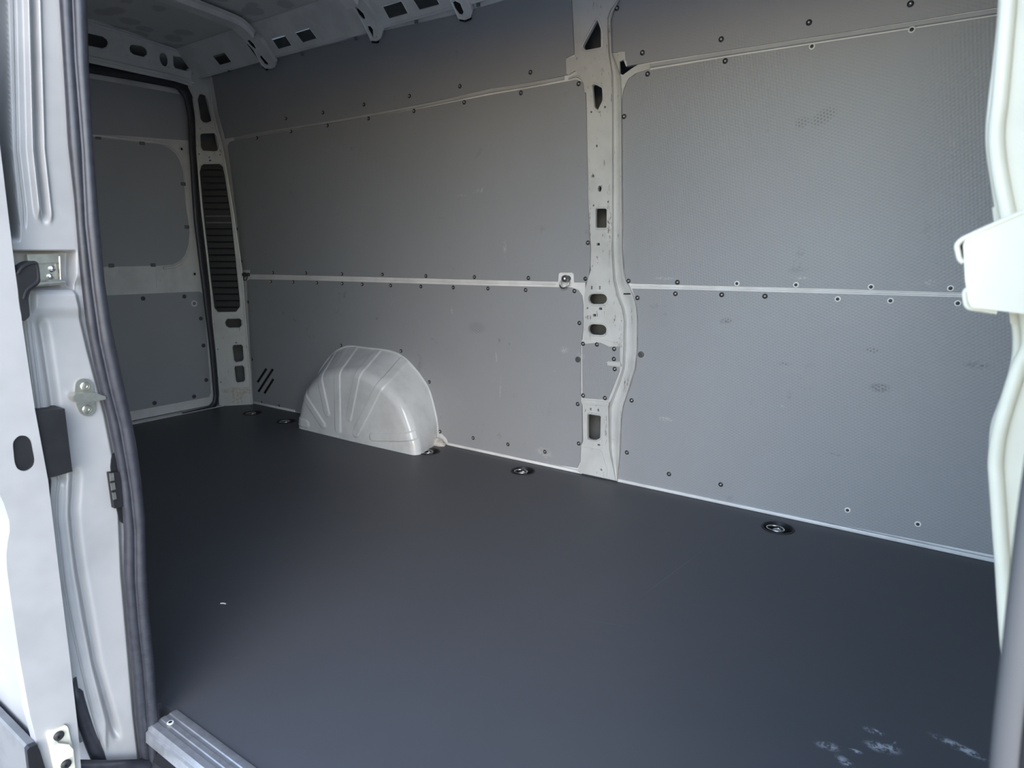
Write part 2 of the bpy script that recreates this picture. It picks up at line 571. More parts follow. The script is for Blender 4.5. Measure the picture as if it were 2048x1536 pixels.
# ---- far side wall (inner sheet, with openings behind the pillar)
def px_poly(pts, surf, d): return [surf.uv(*p, d) for p in pts]
base_outer = [(-3.78, -0.06), (0.32, -0.06), (0.32, 1.975), (-3.82, 1.975)]
corner_hole = [(1238, 123), (1247, 119), (1252, 133), (1276, 129), (1262, 138), (1246, 150), (1239, 147)]
def slot(x0, y0, x1, y1, w=2.0):
    a = math.atan2(y1 - y0, x1 - x0); nx, ny = -math.sin(a) * w, math.cos(a) * w
    return [(x0 + nx, y0 + ny), (x0 - nx, y0 - ny), (x1 - nx, y1 - ny), (x1 + nx, y1 + ny)]
slots = [slot(514.5, 765, 532.5, 737, 2.6), slot(516, 784, 545.5, 738, 2.6), slot(528, 787, 546.5, 758, 2.6)]
def uvl(l, d=0.0): return [WS.uv(*p, d) for p in l]
behind = [[(-1.305, 0.10), (-1.185, 0.10), (-1.185, 0.42), (-1.305, 0.42)],
          [(-1.305, 0.60), (-1.185, 0.60), (-1.185, 0.90), (-1.305, 0.90)],
          [(-1.30, 0.98), (-1.185, 0.98), (-1.185, 1.94), (-1.30, 1.94)]]
big_slot = [WS.uv(*p) for p in [(508, 766), (530, 730), (551, 733), (551, 762), (528, 793), (510, 790)]]
wall_back = plate('wall_back', base_outer, behind + [uvl(corner_hole), big_slot], WS, -0.012, 0.012, 'white', px=False)
tag(wall_back, 'long far side wall of the van with grey lining panels and white seams', 'wall', kind='structure')
skin = plate('outer_skin', [(-3.85, -0.1), (0.35, -0.1), (0.35, 2.1), (-3.85, 2.1)], [], WS, -0.150, 0.004, 'cavity', wall_back, px=False)

box('cavity_floor', (-3.9, 2.405, -0.10), (0.4, 2.60, -0.062), 'dark', wall_back)
box('cavity_end', (0.325, 2.3, -0.1), (0.345, 2.60, 2.16), 'dark', wall_back)
box('slot_backing', (-3.78, 2.445, 0.0), (-3.40, 2.455, 0.4), 'dark', wall_back)  # near-black sheet added as the shade seen through the slots
# lining panels (photo outlines on the wall surface)
P = {}
P['upper_rear'] = ([(423, 148), (500, 130), (640, 94), (760, 63), (900, 32), (1000, 3), (1143, -42), (1143, 0), (1148, 108), (1132, 116), (1134, 150), (1060, 164.5), (979, 177.5), (845, 207.5), (681, 238.5), (540, 261), (450, 277), (436, 225)], [])
P['middle_rear'] = ([(455, 292), (459, 284), (470, 280), (540, 267), (681, 244), (845, 216), (979, 190), (1060, 176), (1137, 162), (1152, 159), (1163, 163), (1169, 172), (1171.5, 190), (1174, 280), (1176, 400), (1179, 470), (1181, 500), (1180, 535), (1176, 564.5), (1148, 564.5), (1147, 548), (1144, 545), (1119, 545), (1116, 548), (1115, 563), (949, 559.5), (765, 554.5), (612, 551), (500, 548.5), (500, 540), (486, 540), (481, 505), (468, 395)], [])
P['lower_rear'] = ([(493, 561), (500, 558.5), (612, 560.5), (765, 565), (949, 570.5), (1120, 574.5), (1143, 575), (1156, 580), (1164, 592), (1166, 610), (1166, 655), (1163, 685), (1161, 700), (1161, 785), (1164, 800), (1164.5, 880), (1161, 893), (1160.5, 922), (1154.5, 936), (1120, 931), (1020, 911), (897, 888), (893, 877), (884, 868), (700, 845), (592, 823), (507, 805.5), (500, 690)], slots)
P['upper_front'] = ([(1260, -75), (2030, -160), (2030, 7), (2003, 13), (1700, 62), (1450, 101), (1300, 124), (1254, 132), (1250, 103), (1217, 106), (1216, 60), (1218, 40), (1226, 20), (1238, 2), (1250, -40)], [])
P['middle_front'] = ([(1243.5, 260), (1244, 205), (1248, 180), (1257, 160), (1272, 148), (1295, 141), (1450, 115), (1700, 77), (2003, 30), (2060, 22), (2060, 590), (1900, 584.5), (1640, 577), (1400, 571), (1262, 567), (1252, 556), (1247.5, 530), (1245, 400)], [])
P['lower_front'] = ([(1264, 577), (1400, 580), (1640, 586.5), (1900, 594), (2060, 599), (2060, 1127), (2000, 1113), (1800, 1073), (1600, 1034), (1400, 994), (1237, 961), (1241, 905), (1243, 840), (1247, 812), (1258, 780), (1270, 745), (1275, 705), (1276, 630), (1272, 602)], [])
SC = {
 'upper_rear': [(572, 237), (646, 225), (728, 209), (819, 192), (920, 172.5), (1061, 144.5)],
 'middle_rear': [(514, 275.6), (582, 263), (655, 251), (737, 237), (828, 222), (928.6, 204.7), (1042, 185.7), (1157.5, 167.5), (474, 458), (483, 522.5), (1176, 485.5), (546, 545), (612, 546), (684, 548), (765, 549), (852, 552), (949, 554), (1057, 556), (1171, 557.5)],
 'lower_rear': [(542, 563), (586.6, 564), (634, 565.5), (684.5, 567), (724.5, 568.5), (781.5, 571), (842, 573), (906.7, 575), (976, 577), (1051.5, 580), (1149, 582), (496, 604), (504, 719), (1159, 646), (1155.6, 808), (1157.7, 887), (523, 805), (558, 812), (682, 690.5), (802, 702), (858.7, 764), (880, 863), (946.5, 876), (1016, 888.6), (1090, 903.4)],
 'upper_front': [(1234, 16.5), (1285, 105.5), (1442.5, 78.5), (1618, 45), (1821, 7.5)],
 'middle_front': [(1295.5, 148), (1450.5, 122), (1248.5, 233), (1257, 562), (1355, 564.6)],
 'lower_front': [(1275, 595.7), (1351, 587.5), (1443.5, 589.5), (1530, 592.5), (1263.4, 800.7), (1254, 905), (1338, 948), (1441.6, 969)],
}
RV = {'middle_front': [(1624, 93), (1823.5, 59.5), (1474, 567), (1592, 569.6), (1742, 573.8), (1901, 576.5)],
      'lower_front': [(1675.5, 598), (1781, 601.4), (1915.5, 606.4), (1695, 1020), (1835.6, 1048)]}
PL = {'lower_rear': [(1156, 719)], 'lower_front': [(1282, 709)]}
TH = 0.005
for k, (o, h) in P.items():
    p = plate('lining_panel', o, h, WS, 0.0005, TH, 'panel', wall_back)
    for lst, me in ((SC, SCREW), (RV, RIVET), (PL, PLUG)):
        for q in lst.get(k, []):
            inst(me, 'screw' if me is not PLUG else 'plug', WS.at(*q, TH + 0.0005), (0, -1, 0), p, 1.0, random.random() * 6)
# pressed beads along the mid seam and the upper seams
def wall_line(pts, d): return [WS.at(*p, d) for p in pts]
for pts in ([(503, 553.5), (612, 555.7), (765, 559.5), (949, 564.5), (1112, 568)], [(1262, 572), (1400, 575.5), (1640, 581.5), (1900, 589), (2050, 593.5)]):
    tube('seam_bead', wall_line(pts, 0.0), 0.0042, 'white', wall_back, 6)
for pts in ([(470, 277), (540, 263.5), (681, 241), (845, 211.5), (979, 183.5), (1060, 170), (1130, 156)], [(1300, 132.5), (1450, 108), (1700, 69.5), (2003, 22), (2050, 14)]):
    tube('seam_bead', wall_line([tuple(v) for v in smooth_path(pts, 6)], -0.004), 0.0095, 'seam', wall_back, 6)
# bottom kick rail along the floor
for pts, n in (([(1166, 947), (1020, 915), (897, 890)], 0), ([(1236, 963.5), (1400, 998), (1700, 1060), (2040, 1130)], 0), ([(505, 806), (592, 825)], 0)):
    a, b_ = WS.uv(*pts[0]), WS.uv(*pts[-1])
    x0, x1 = min(a[0], b_[0]), max(a[0], b_[0])
    box('kick_rail', (x0, 2.405, 0.0005), (x1, 2.417, 0.014), 'white', wall_back, 0.003)

# ---- ceiling
ceiling = thing('ceiling', 'dark sheet metal van roof with sprayed patches and pressed ridges', 'ceiling', (-1.7, 1.5, 2.1), kind='structure')
bm = bmesh.new()
NX, NY = 150, 36
grid = []
for j in range(NY + 1):
    row = []
    y = 0.76 + (2.175 - 0.76) * j / NY
    c = 2.088 + 0.045 * (1 - ((y - 1.47) / 0.71) ** 2)
    for i in range(NX + 1):
        x = -3.83 + 4.2 * i / NX
        z = c - 0.006 * max(0, math.cos(y * 2 * math.pi / 0.17)) ** 3
        row.append(bm.verts.new((x, y, z)))
    grid.append(row)
for j in range(NY):
    for i in range(NX):
        bm.faces.new((grid[j][i], grid[j][i + 1], grid[j + 1][i + 1], grid[j + 1][i]))
finish(bm, 'roof_sheet', 'roof', ceiling, 3.2)
box('roof_outer', (-3.99, 0.45, 2.17), (0.5, 2.62, 2.20), 'cavity', ceiling)

# ---- cornice (roof rail) along the far wall
sq = [[(423.7, 112), (449, 104.5), (463.7, 124), (439.3, 131)],
      [(541.5, 77), (569.3, 69.4), (584, 91), (556.7, 99)],
      [(588.3, 64.5), (618.5, 55), (634.3, 77), (606, 86)],
      [(764, 12), (802.8, 1.5), (816.9, 27), (778, 38)],
      [(822, -6), (866, -18), (880, 9.4), (838.8, 20.5)]]
hol = [rounded([CS.uv(*p, 0.004) for p in q], 0.006, 2) for q in sq]
clen = (_c1 - _c0).length
cornice = plate('cornice', [(-3.82, 0.0), (0.3, 0.0), (0.3, clen), (-3.82, clen)], hol, CS, 0.0, 0.004, 'white', px=False, rim=0.0025)
cornice.name = 'trim_1'
tag(cornice, 'white roof rail with square cut-outs along the top of the far wall', 'trim', kind='structure')
tube('lower_lip', [CS.p3(-3.80, 0.002, 0.004), CS.p3(0.3, 0.002, 0.004)], 0.006, 'white', cornice, 6)
for (px, py) in [(459, 141), (605, 108), (713, 76.5), (833, 43), (957, 9)]:
    p = CS.at(px, py, 0.004)
    box('clip', p - Vector((0.008, 0.007, 0.008)), p + Vector((0.008, 0.003, 0.004)), 'grey_plastic', cornice, 0.002)

# ---- rear end: header, corner, threshold
def pxs(l): return [RS.uv(*p, 0.004) for p in l]
hh = [[(140, 57), (205, 72), (214, 79), (217, 87), (213, 95), (205, 98), (140, 85)],
      [(265, 88), (283, 91), (291, 96), (294.5, 103), (294, 110), (287, 115), (267, 110), (260, 104), (258, 96), (260, 90)],
      [(322, 105), (329, 106), (334, 112), (336, 120), (335.5, 129), (332, 134), (325, 132), (320, 124), (318, 114), (319, 108)],
      [(347, 112), (384, 115), (387, 119), (380, 141), (374, 143.5), (350, 137), (346, 130)],
      [(184, 117), (200, 119.5), (200, 122), (184, 120)], [(222.5, 125), (238, 127), (239, 129.5), (223, 127.5)], [(252, 128.5), (286, 134), (289, 137), (284, 138.5), (254, 132.5)]]
hh += [ellipse(222, 102, 1.3, 1.3, 8), ellipse(255, 109.5, 1.3, 1.3, 8), ellipse(299.5, 120, 1.5, 1.5, 8), ellipse(338, 134.5, 1.5, 1.5, 8)]
wall_left = plate('wall_left', [(0.60, 1.912), (2.15, 1.912), (2.30, 1.90), (2.36, 1.96), (2.36, 2.02), (2.29, 2.075), (2.19, 2.095)] + [(y_, 2.098 + 0.045 * (1 - ((y_ - 1.47) / 0.71) ** 2)) for y_ in (2.1, 2.0, 1.9, 1.75, 1.6, 1.47, 1.3, 1.1, 0.9, 0.78)] + [(0.60, 2.09)], [pxs(h) for h in hh], RS, 0.0, 0.004, 'white', px=False, rim=0.003)
tag(wall_left, 'white rear header beam with oval cut-outs above the rear doors', 'wall', kind='structure')
tube('upper_bead', [RS.p3(y_, 2.080 + 0.030 * (1 - ((y_ - 1.47) / 0.71) ** 2), 0.006) for y_ in (0.8, 1.0, 1.2, 1.47, 1.7, 1.9, 2.05, 2.18)], 0.008, 'white', wall_left, 8)
tube('header_bead', [RS.p3(0.7, 1.940, 0.003), RS.p3(2.15, 1.938, 0.003), RS.p3(2.26, 1.925, 0.003)], 0.010, 'white', wall_left, 8)
box('cavity_back', (-3.99, 0.5, -0.1), (-3.97, 2.62, 2.2), 'cavity', wall_left)
box('corner_back', (-3.97, 2.56, -0.1), (-3.6, 2.58, 2.2), 'cavity', wall_left)
box('threshold', (-3.93, 0.6, -0.05), (-3.805, 2.26, 0.004), 'white', wall_left, 0.002)
# ---- rear doors (the far leaf shows, its twin hides behind the near pillar)
def rear_door(name, label, mirror=False):
    d = thing(name, label, 'door', (XR - 0.05, 1.8 if not mirror else 1.05, 0), kind='structure')
    parts = []
    S = RD
    fr = plate('door_frame', [(1.425, 0.008), (2.20, 0.008), (2.235, 0.04), (2.235, 1.82), (2.17, 1.905), (1.425, 1.905)], [], S, -0.04, 0.04, 'white', d, px=False)
    parts.append(fr)
    def pp(nm, poly, off, th, mat, par, **k):
        o = plate(nm, poly, [], S, off, th, mat, par, **k); return o
    yl = 1.44
    def clipL(pts): return [(max(u, yl), v) for u, v in [S.uv(*p, 0.005) for p in pts]]
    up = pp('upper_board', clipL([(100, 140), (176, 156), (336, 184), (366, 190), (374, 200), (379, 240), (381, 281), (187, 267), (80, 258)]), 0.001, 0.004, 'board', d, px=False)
    win = [(80, 262), (188.6, 274), (316, 288), (330, 292), (342, 299), (352, 308), (359, 320), (366, 341), (369, 375), (371, 406), (377, 445), (379, 465), (377, 490), (370, 510), (360, 522), (346, 529), (327, 531), (204, 534), (80, 537)]
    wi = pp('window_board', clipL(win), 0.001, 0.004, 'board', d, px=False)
    rimp = [S.p3(u, v, 0.004) for u, v in clipL([(120, 263), (188.6, 271), (316, 285), (334, 289), (346, 296), (357, 306), (364, 318), (371, 341), (374, 375), (376, 406), (382, 445), (384, 465), (382, 492), (374, 514), (362, 527), (346, 534), (327, 536)])]
    tube('rim', rimp, 0.009, 'white', wi, 6)
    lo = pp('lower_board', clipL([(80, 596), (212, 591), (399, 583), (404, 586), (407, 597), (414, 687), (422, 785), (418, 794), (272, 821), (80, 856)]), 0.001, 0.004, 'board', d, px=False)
    if not mirror:
        for q in [(286, 597), (368.5, 593), (401.6, 637), (407, 691), (412.5, 760), (388, 793), (309, 806)]:
            inst(PLUG, 'plug', S.at(*q, 0.005), (1, 0, 0), lo, 0.95)
        for q in [(363, 298), (389, 548), (388, 607)]:
            g = bmesh.new(); lathe_bm(g, [(0.020, 0), (0.019, 0.004), (0.011, 0.005), (0.010, 0.001)], 16, 0); lathe_bm(g, [(0.010, 0.001), (0, 0.001)], 16, 1)
            inst(tmp_mesh(g, 'grommet', ['white', 'black']), 'grommet', S.at(*q, 0.004), (1, 0, 0), d, 1.0 if q[1] > 600 else 0.75)
        for q in [(196, 275), (284, 286), (366, 368), (373.5, 454), (222.5, 531), (306, 530)]:
            p = S.at(*q, 0.005)
            box('clip', p - Vector((0.002, 0.014, 0.010)), p + Vector((0.006, 0.014, 0.010)), 'grey_plastic', d, 0.003)
        p = S.at(323, 561, 0.0)
        bracket = plate('catch_tab', [(312, 548), (330, 546), (332, 575), (314, 577)], [ellipse(320, 561, 1.6, 1.6, 8)], S, 0.0, 0.004, 'white', d)
    return d
rear_door('door_1', 'white rear door lined with grey boards, left of the vented corner pillar')
d2 = thing('door_2', 'second white rear door hidden behind the near door pillar', 'door', (XR - 0.05, 1.05, 0), kind='structure')
plate('door_frame', [(0.66, 0.008), (1.415, 0.008), (1.415, 1.905), (0.72, 1.905), (0.66, 1.83)], [], RD, -0.04, 0.04, 'white', d2, px=False)
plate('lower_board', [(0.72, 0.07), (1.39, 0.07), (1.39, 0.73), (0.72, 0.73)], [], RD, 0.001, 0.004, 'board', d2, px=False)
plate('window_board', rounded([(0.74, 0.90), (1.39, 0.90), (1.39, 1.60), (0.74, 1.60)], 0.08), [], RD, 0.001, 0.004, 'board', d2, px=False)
# ---- near side wall and lintel around the sliding door opening
wall_near = thing('wall_front', 'near side wall of the van behind the sliding door pillar', 'wall', (-2.5, 0.6, 0), kind='structure')
box('inner_sheet', (-3.9, 0.555, -0.05), (-1.40, 0.572, 2.16), 'white', wall_near)
box('lower_sill', (-3.9, 0.47, -0.5), (-1.40, 0.555, 0.3), 'white', wall_near)
box('lintel', (-1.40, 0.55, 1.76), (0.5, 0.68, 2.16), 'white', wall_near, 0.02)
box('lining_panel', (-3.7, 0.572, 0.05), (-1.46, 0.577, 1.85), 'white', wall_near, 0.002)  # unseen panel, white instead of board grey to bounce light rearward
bm = bmesh.new()
vs = [bm.verts.new(v) for v in ((-3.83, 0.66, 1.97), (0.4, 0.66, 1.97), (0.4, 0.78, 2.09), (-3.83, 0.78, 2.09))]
bm.faces.new(vs)
r = bmesh.ops.extrude_face_region(bm, geom=list(bm.faces))
for v in r['geom']:
    if isinstance(v, bmesh.types.BMVert): v.co += Vector((0, -0.005, 0.005))
finish(bm, 'near_cornice', 'white', wall_near)
# ---- cab bulkhead at the right
wall_right = thing('wall_right', 'white cab bulkhead closing the front of the cargo bay', 'wall', (0.28, 1.5, 0), kind='structure')
box('bulkhead_sheet', (0.255, 0.60, -0.06), (0.285, 2.55, 2.17), 'white', wall_right)
for y in (0.95, 1.3, 1.65, 2.0):
    box('stiffener', (0.235, y - 0.04, 0.1), (0.256, y + 0.04, 1.9), 'white', wall_right, 0.009)

# ================================================================== THINGS
# ---- middle body pillar on the far wall
mp = thing('body_pillar', 'worn white steel pillar with punched holes between the far wall panels', 'pillar', WS.at(1200, 950))
outer = [(1143.5, -44), (1250, -60), (1242, -20), (1232, 4), (1220, 20), (1215, 35), (1214.5, 60), (1217, 105), (1223, 150), (1224, 200), (1224, 300), (1224, 400), (1223, 500), (1226, 560), (1233, 592), (1243, 617), (1247, 640), (1246.5, 690), (1245, 735), (1236, 765), (1224, 795), (1216, 812), (1217, 860), (1218, 900), (1222, 920), (1232, 961), (1160, 946), (1155, 943), (1156, 938), (1161, 925), (1162, 895), (1166, 882), (1165, 812), (1162.5, 800), (1162.5, 690), (1165, 680), (1168, 650), (1168, 598), (1171, 575), (1181.5, 540), (1182.5, 500), (1179.5, 465), (1176.5, 400), (1174.5, 280), (1172.5, 190), (1170, 168), (1160, 152), (1150, 141), (1149, 108)]
holes = [rounded([(1194, 38), (1202, 60), (1202.5, 95), (1171, 101), (1165, 93)], 5),
         rounded([(1184, 171), (1190, 168), (1205, 176), (1206, 200), (1196, 221), (1188, 214)], 3),
         rounded([(1191, 417), (1214, 417), (1214, 456), (1191, 456)], 5),
         stadium(1177, 587, 1214, 609),
         stadium(1176.5, 648, 1213, 670.5, 7, 1.0),
         rounded([(1175, 828), (1202, 832), (1201, 876), (1190, 881), (1175, 878)], 4)]
small = [ellipse(1182.5, 224, 1.9, 2.3, 8), ellipse(1210, 214, 1.9, 2.3, 8), ellipse(1193.5, 292, 2, 3, 8), ellipse(1186, 351.5, 2.2, 3.4, 8), ellipse(1199.3, 377.5, 3.8, 6.3, 12), ellipse(1187, 411, 1.6, 2.3, 8), ellipse(1216, 404, 1.6, 2.2, 8),
         [(1193.5, 486), (1199.5, 486), (1199.5, 491), (1193.5, 491)], [(1182, 572), (1185, 572), (1185, 579), (1182, 579)], [(1198, 572), (1201, 572), (1201, 579), (1198, 579)],
         [(1198, 615), (1204, 615), (1204, 620), (1198, 620)], [(1186, 628), (1192, 628), (1192, 633), (1186, 633)], ellipse(1175, 616.5, 1.8, 2, 8),
         [(1180, 815.5), (1183, 816), (1183, 821), (1180, 820.5)], [(1195, 817.5), (1198, 818), (1198, 823), (1195, 822.5)], [(1195, 887.5), (1200, 888.5), (1200, 892), (1195, 891)], ellipse(1203, 939.5, 2.6, 2.8, 10)]
face = plate('face_plate', outer, holes + small, WS, 0.0005, 0.014, 'pillar', mp)
for h in holes:
    q = [WS.at(*p, 0.0145) for p in [(px + (px - sum(x for x, _ in h) / len(h)) * 0.10, py + (py - sum(y for _, y in h) / len(h)) * 0.08) for px, py in h]]
    tube('hole_rim', q, 0.0042, 'pillar', face, 6, True)
# ridge running down beside the flat face, kinked over the infill
RL = [(-40, 1243), (0, 1234), (20, 1221), (40, 1215), (105, 1218.5), (150, 1223.5), (300, 1224.5), (500, 1223.5), (560, 1227), (592, 1234), (617, 1244), (640, 1248), (690, 1247), (735, 1245), (765, 1236), (795, 1224), (812, 1218), (860, 1218), (900, 1219), (962, 1231)]
RR = [(-40, 1252), (0, 1240), (20, 1228), (40, 1222), (105, 1224), (150, 1241), (190, 1243.5), (300, 1244), (500, 1245.5), (540, 1248), (560, 1252), (580, 1262), (602, 1271), (630, 1275), (700, 1274.5), (740, 1270.5), (780, 1257.5), (812, 1246.5), (840, 1242.5), (905, 1240.5), (962, 1235)]
bm = bmesh.new()
secs = []
ys = [-40 + 8 * i for i in range(int(1000 / 8) + 1)] + [962]
prof = [(0.0, 0.002), (0.02, 0.017), (0.12, 0.021), (0.20, 0.014), (0.34, 0.0135), (0.62, 0.0135), (0.72, 0.020), (0.88, 0.022), (0.97, 0.017), (1.0, 0.002)]
for y in ys:
    a, b_ = lerp_tab(RL, y), lerp_tab(RR, y)
    secs.append([bm.verts.new(WS.at(a + (b_ - a) * t, y, h)) for t, h in prof])
for A, B in zip(secs, secs[1:]):
    for k in range(len(prof) - 1):
        bm.faces.new((A[k], A[k + 1], B[k + 1], B[k]))
finish(bm, 'ridge', 'pillar', mp, 0.8)
# flared corners beside the pillar
plate('corner_web', [(1224, 108), (1238, 104), (1250, 103), (1251, 121), (1247, 119), (1239, 123), (1239.5, 147), (1246, 150), (1262, 138), (1276, 129.5), (1300, 127), (1299, 138), (1272, 146), (1256, 158), (1247, 178), (1243, 205), (1239, 300), (1224, 300)], [], WS, 0.0005, 0.007, 'pillar', mp)
plate('corner_web', [(1132, 117), (1150, 113), (1151, 140), (1137, 149), (1133, 148)], [], WS, 0.0005, 0.010, 'pillar', mp)
tube('corner_bead', [WS.at(px, py, 0.008) for px, py in smooth_path([(1137, 157), (1150, 152), (1160, 155), (1168, 165), (1171, 185)])], 0.004, 'pillar', mp, 6)
# grey infill board low on the pillar
inf = plate('infill_board', [(1164, 690), (1178, 685), (1200, 686), (1210, 690), (1216, 694), (1239, 694), (1239, 723), (1214, 722), (1213, 731.5), (1239, 735), (1238, 744), (1216, 799.5), (1165, 796)], [], WS, 0.0147, 0.004, 'panel', mp)
for q in [(1166.5, 687.5), (1194, 689), (1228.5, 697.7), (1228, 718), (1229.6, 738), (1166.5, 791), (1210, 796)]:
    inst(SCREW, 'screw', WS.at(*q, 0.0187), (0, -1, 0), inf)
plate('strap', [(1213, 724), (1241, 724.5), (1241, 733), (1216, 731)], [], WS, 0.0147, 0.006, 'pillar', mp)
plate('fold', [(1162, 799), (1218, 804), (1217, 812), (1164, 808)], [], WS, 0.0147, 0.005, 'pillar', mp)
plate('fold', [(1163, 680), (1172, 677), (1212, 680), (1243, 690), (1243, 694), (1215, 692), (1200, 685), (1164, 688)], [], WS, 0.0147, 0.005, 'pillar', mp)
plate('foot_flange', [(1163, 893), (1200, 900), (1204, 906), (1214, 940), (1213, 957), (1162, 945.5), (1157, 938), (1162, 925)], [ellipse(1203, 939.5, 2.6, 2.8, 10)], WS, 0.0147, 0.004, 'pillar', mp)
tube('hole_collar', [WS.at(1203.5 + 6 * math.cos(a), 939.5 + 6 * math.sin(a), 0.018) for a in [k * math.pi / 8 for k in range(16)]], 0.003, 'pillar', mp, 6, True)
plate('joint_gap', [(1247, 586.5), (1261, 586.5), (1261, 589), (1247, 589)], [], WS, 0.0215, 0.002, 'black', mp)

# ---- rear corner pillar
cp = thing('corner_pillar', 'white rear corner pillar with punched openings beside the rear door seal', 'pillar', _a)
Z4 = lambda x, y: (160 + x / 3.84, 250 + y / 3.84)
Z5 = lambda x, y: (160 + x / 4.3875, 550 + y / 4.3875)
Z2 = lambda x, y: (160 + x / 5.12, y / 5.12)
outer = [(372, 140), (376, 174), (385, 193), (391, 234), (393, 300), (395, 328), (401, 406), (410, 484), (420, 575), (425, 641), (432, 732), (439, 810), (455, 812), (504, 810), (497, 710), (490, 630), (484, 549), (475, 484), (463, 406), (449, 320), (443, 289), (433, 254), (424, 211), (416, 176), (418, 156), (430, 130), (400, 120)]
vent_px = [Z4(*p) for p in [(950, 297), (1070, 295), (1100, 318), (1115, 380), (1165, 700), (1230, 1330), (1233, 1395), (1200, 1438), (1060, 1440), (1028, 1405), (1000, 1180), (940, 640), (915, 360), (928, 312)]]
ch = [[Z2(*p) for p in [(1215, 970), (1240, 958), (1285, 975), (1310, 1020), (1350, 1215), (1345, 1245), (1300, 1262), (1260, 1258), (1232, 1225), (1200, 1020)]],
      [Z4(*p) for p in [(935, 62), (1030, 60), (1052, 85), (1068, 170), (1055, 200), (1030, 206), (945, 200), (925, 170), (920, 80)]],
      [Z5(*p) for p in [(1290, 382), (1400, 378), (1425, 400), (1425, 440), (1400, 465), (1310, 467), (1280, 450), (1270, 415)]],
      [Z5(*p) for p in [(1345, 612), (1415, 607), (1432, 625), (1440, 735), (1425, 758), (1370, 768), (1350, 750), (1335, 635)]],
      [Z5(*p) for p in [(1360, 797), (1425, 790), (1445, 810), (1452, 915), (1440, 938), (1385, 947), (1365, 930), (1352, 815)]]]
cs_small = [ellipse(*Z4(914, 222), 1.5, 1.5, 8), ellipse(*Z4(993, 248), 1.4, 1.4, 8), ellipse(*Z4(1075, 229), 1.6, 1.6, 8), [Z4(*p) for p in [(990, 266), (1006, 266), (1007, 278), (991, 278)]],
            ellipse(*Z2(1229, 1313), 1.1, 1.3, 8), ellipse(*Z2(1357, 1310), 1.1, 1.3, 8), [Z5(*p) for p in [(1362, 592), (1380, 590), (1381, 598), (1363, 600)]], ellipse(*Z5(1209, 652), 1.2, 1.6, 8), ellipse(*Z5(1236, 940), 1.4, 1.8, 8)]
cface = plate('face_plate', outer, ch + [vent_px] + cs_small, DS, 0.0, 0.006, 'pillar', cp, rim=0.0)
for h in ch + [vent_px]:
    tube('hole_rim', [DS.at(*p, 0.006) for p in h], 0.0035, 'pillar', cface, 6, True)
ed = smooth_path([(418, 160), (424, 211), (433, 254), (443, 289), (449, 320), (463, 406), (475, 484), (484, 549), (490, 630), (497, 710), (504, 808)], 3)
tube('edge_bead', [DS.at(*p, 0.006) for p in ed], 0.006, 'pillar', cp, 6)
ed = smooth_path([(386, 197), (391.5, 234), (394, 300), (396, 328), (402, 406), (411, 484), (421, 575), (426, 641), (433, 732), (440, 808)], 3)
tube('edge_bead', [DS.at(*p, 0.006) for p in ed], 0.005, 'pillar', cp, 6)
bm = plate_bm([Z5(*p) for p in [(1240, 1010), (1330, 990), (1500, 985), (1505, 1030), (1440, 1040), (1400, 1120), (1340, 1130), (1320, 1040), (1250, 1030)]], [], DS, 0.006, 0.004)
finish(bm, 'seam_sealer', 'wax', cp, 0.6)
# black vent grille
vg = thing('vent_grille', 'tall black louvred vent set in the rear corner pillar', 'vent', DS.at(455, 620))
plate('back_plate', [(p[0] + (p[0] - 440) * 0.05, p[1] + (p[1] - 480) * 0.01) for p in vent_px], [], DS, -0.016, 0.006, 'black', vg)
for i in range(22):
    t = (i + 0.6) / 22
    y = 333 + (620 - 333) * t
    xl = lerp_tab([(328, 401), (406, 405), (560, 421), (625, 432)], y) + 3
    xr = lerp_tab([(328, 444), (432, 464), (600, 481), (625, 480)], y) - 2
    pale = i in (7, 8)
    a, b_ = DS.at(xl, y, -0.007), DS.at(xr, y, -0.007)
    s = tube('louvre', [a, b_], 0.0052, 'grey_plastic' if pale else 'black', vg, 5)

# ---- rear door seal
rs = [(90, 122), (176, 138), (258, 152), (332, 166), (352, 171), (365, 181), (373, 195), (378, 214), (382, 240), (384.5, 300), (386.6, 328), (393, 432), (402, 510), (413, 600), (424, 690), (431, 770), (432, 795), (426, 812), (405, 822), (290, 847), (190, 868)]
sp = [RS.at(*p, 0.002) for p in smooth_path(rs, 5)]
sp = [p for p in sp if p.z > -0.01]
seal = tube('rear_door_seal', sp, 0.019, 'rubber', None, 10, flat=(Vector((1, 0, 0)), 0.6))
tag(seal, 'black rubber seal framing the rear door opening', 'seal')

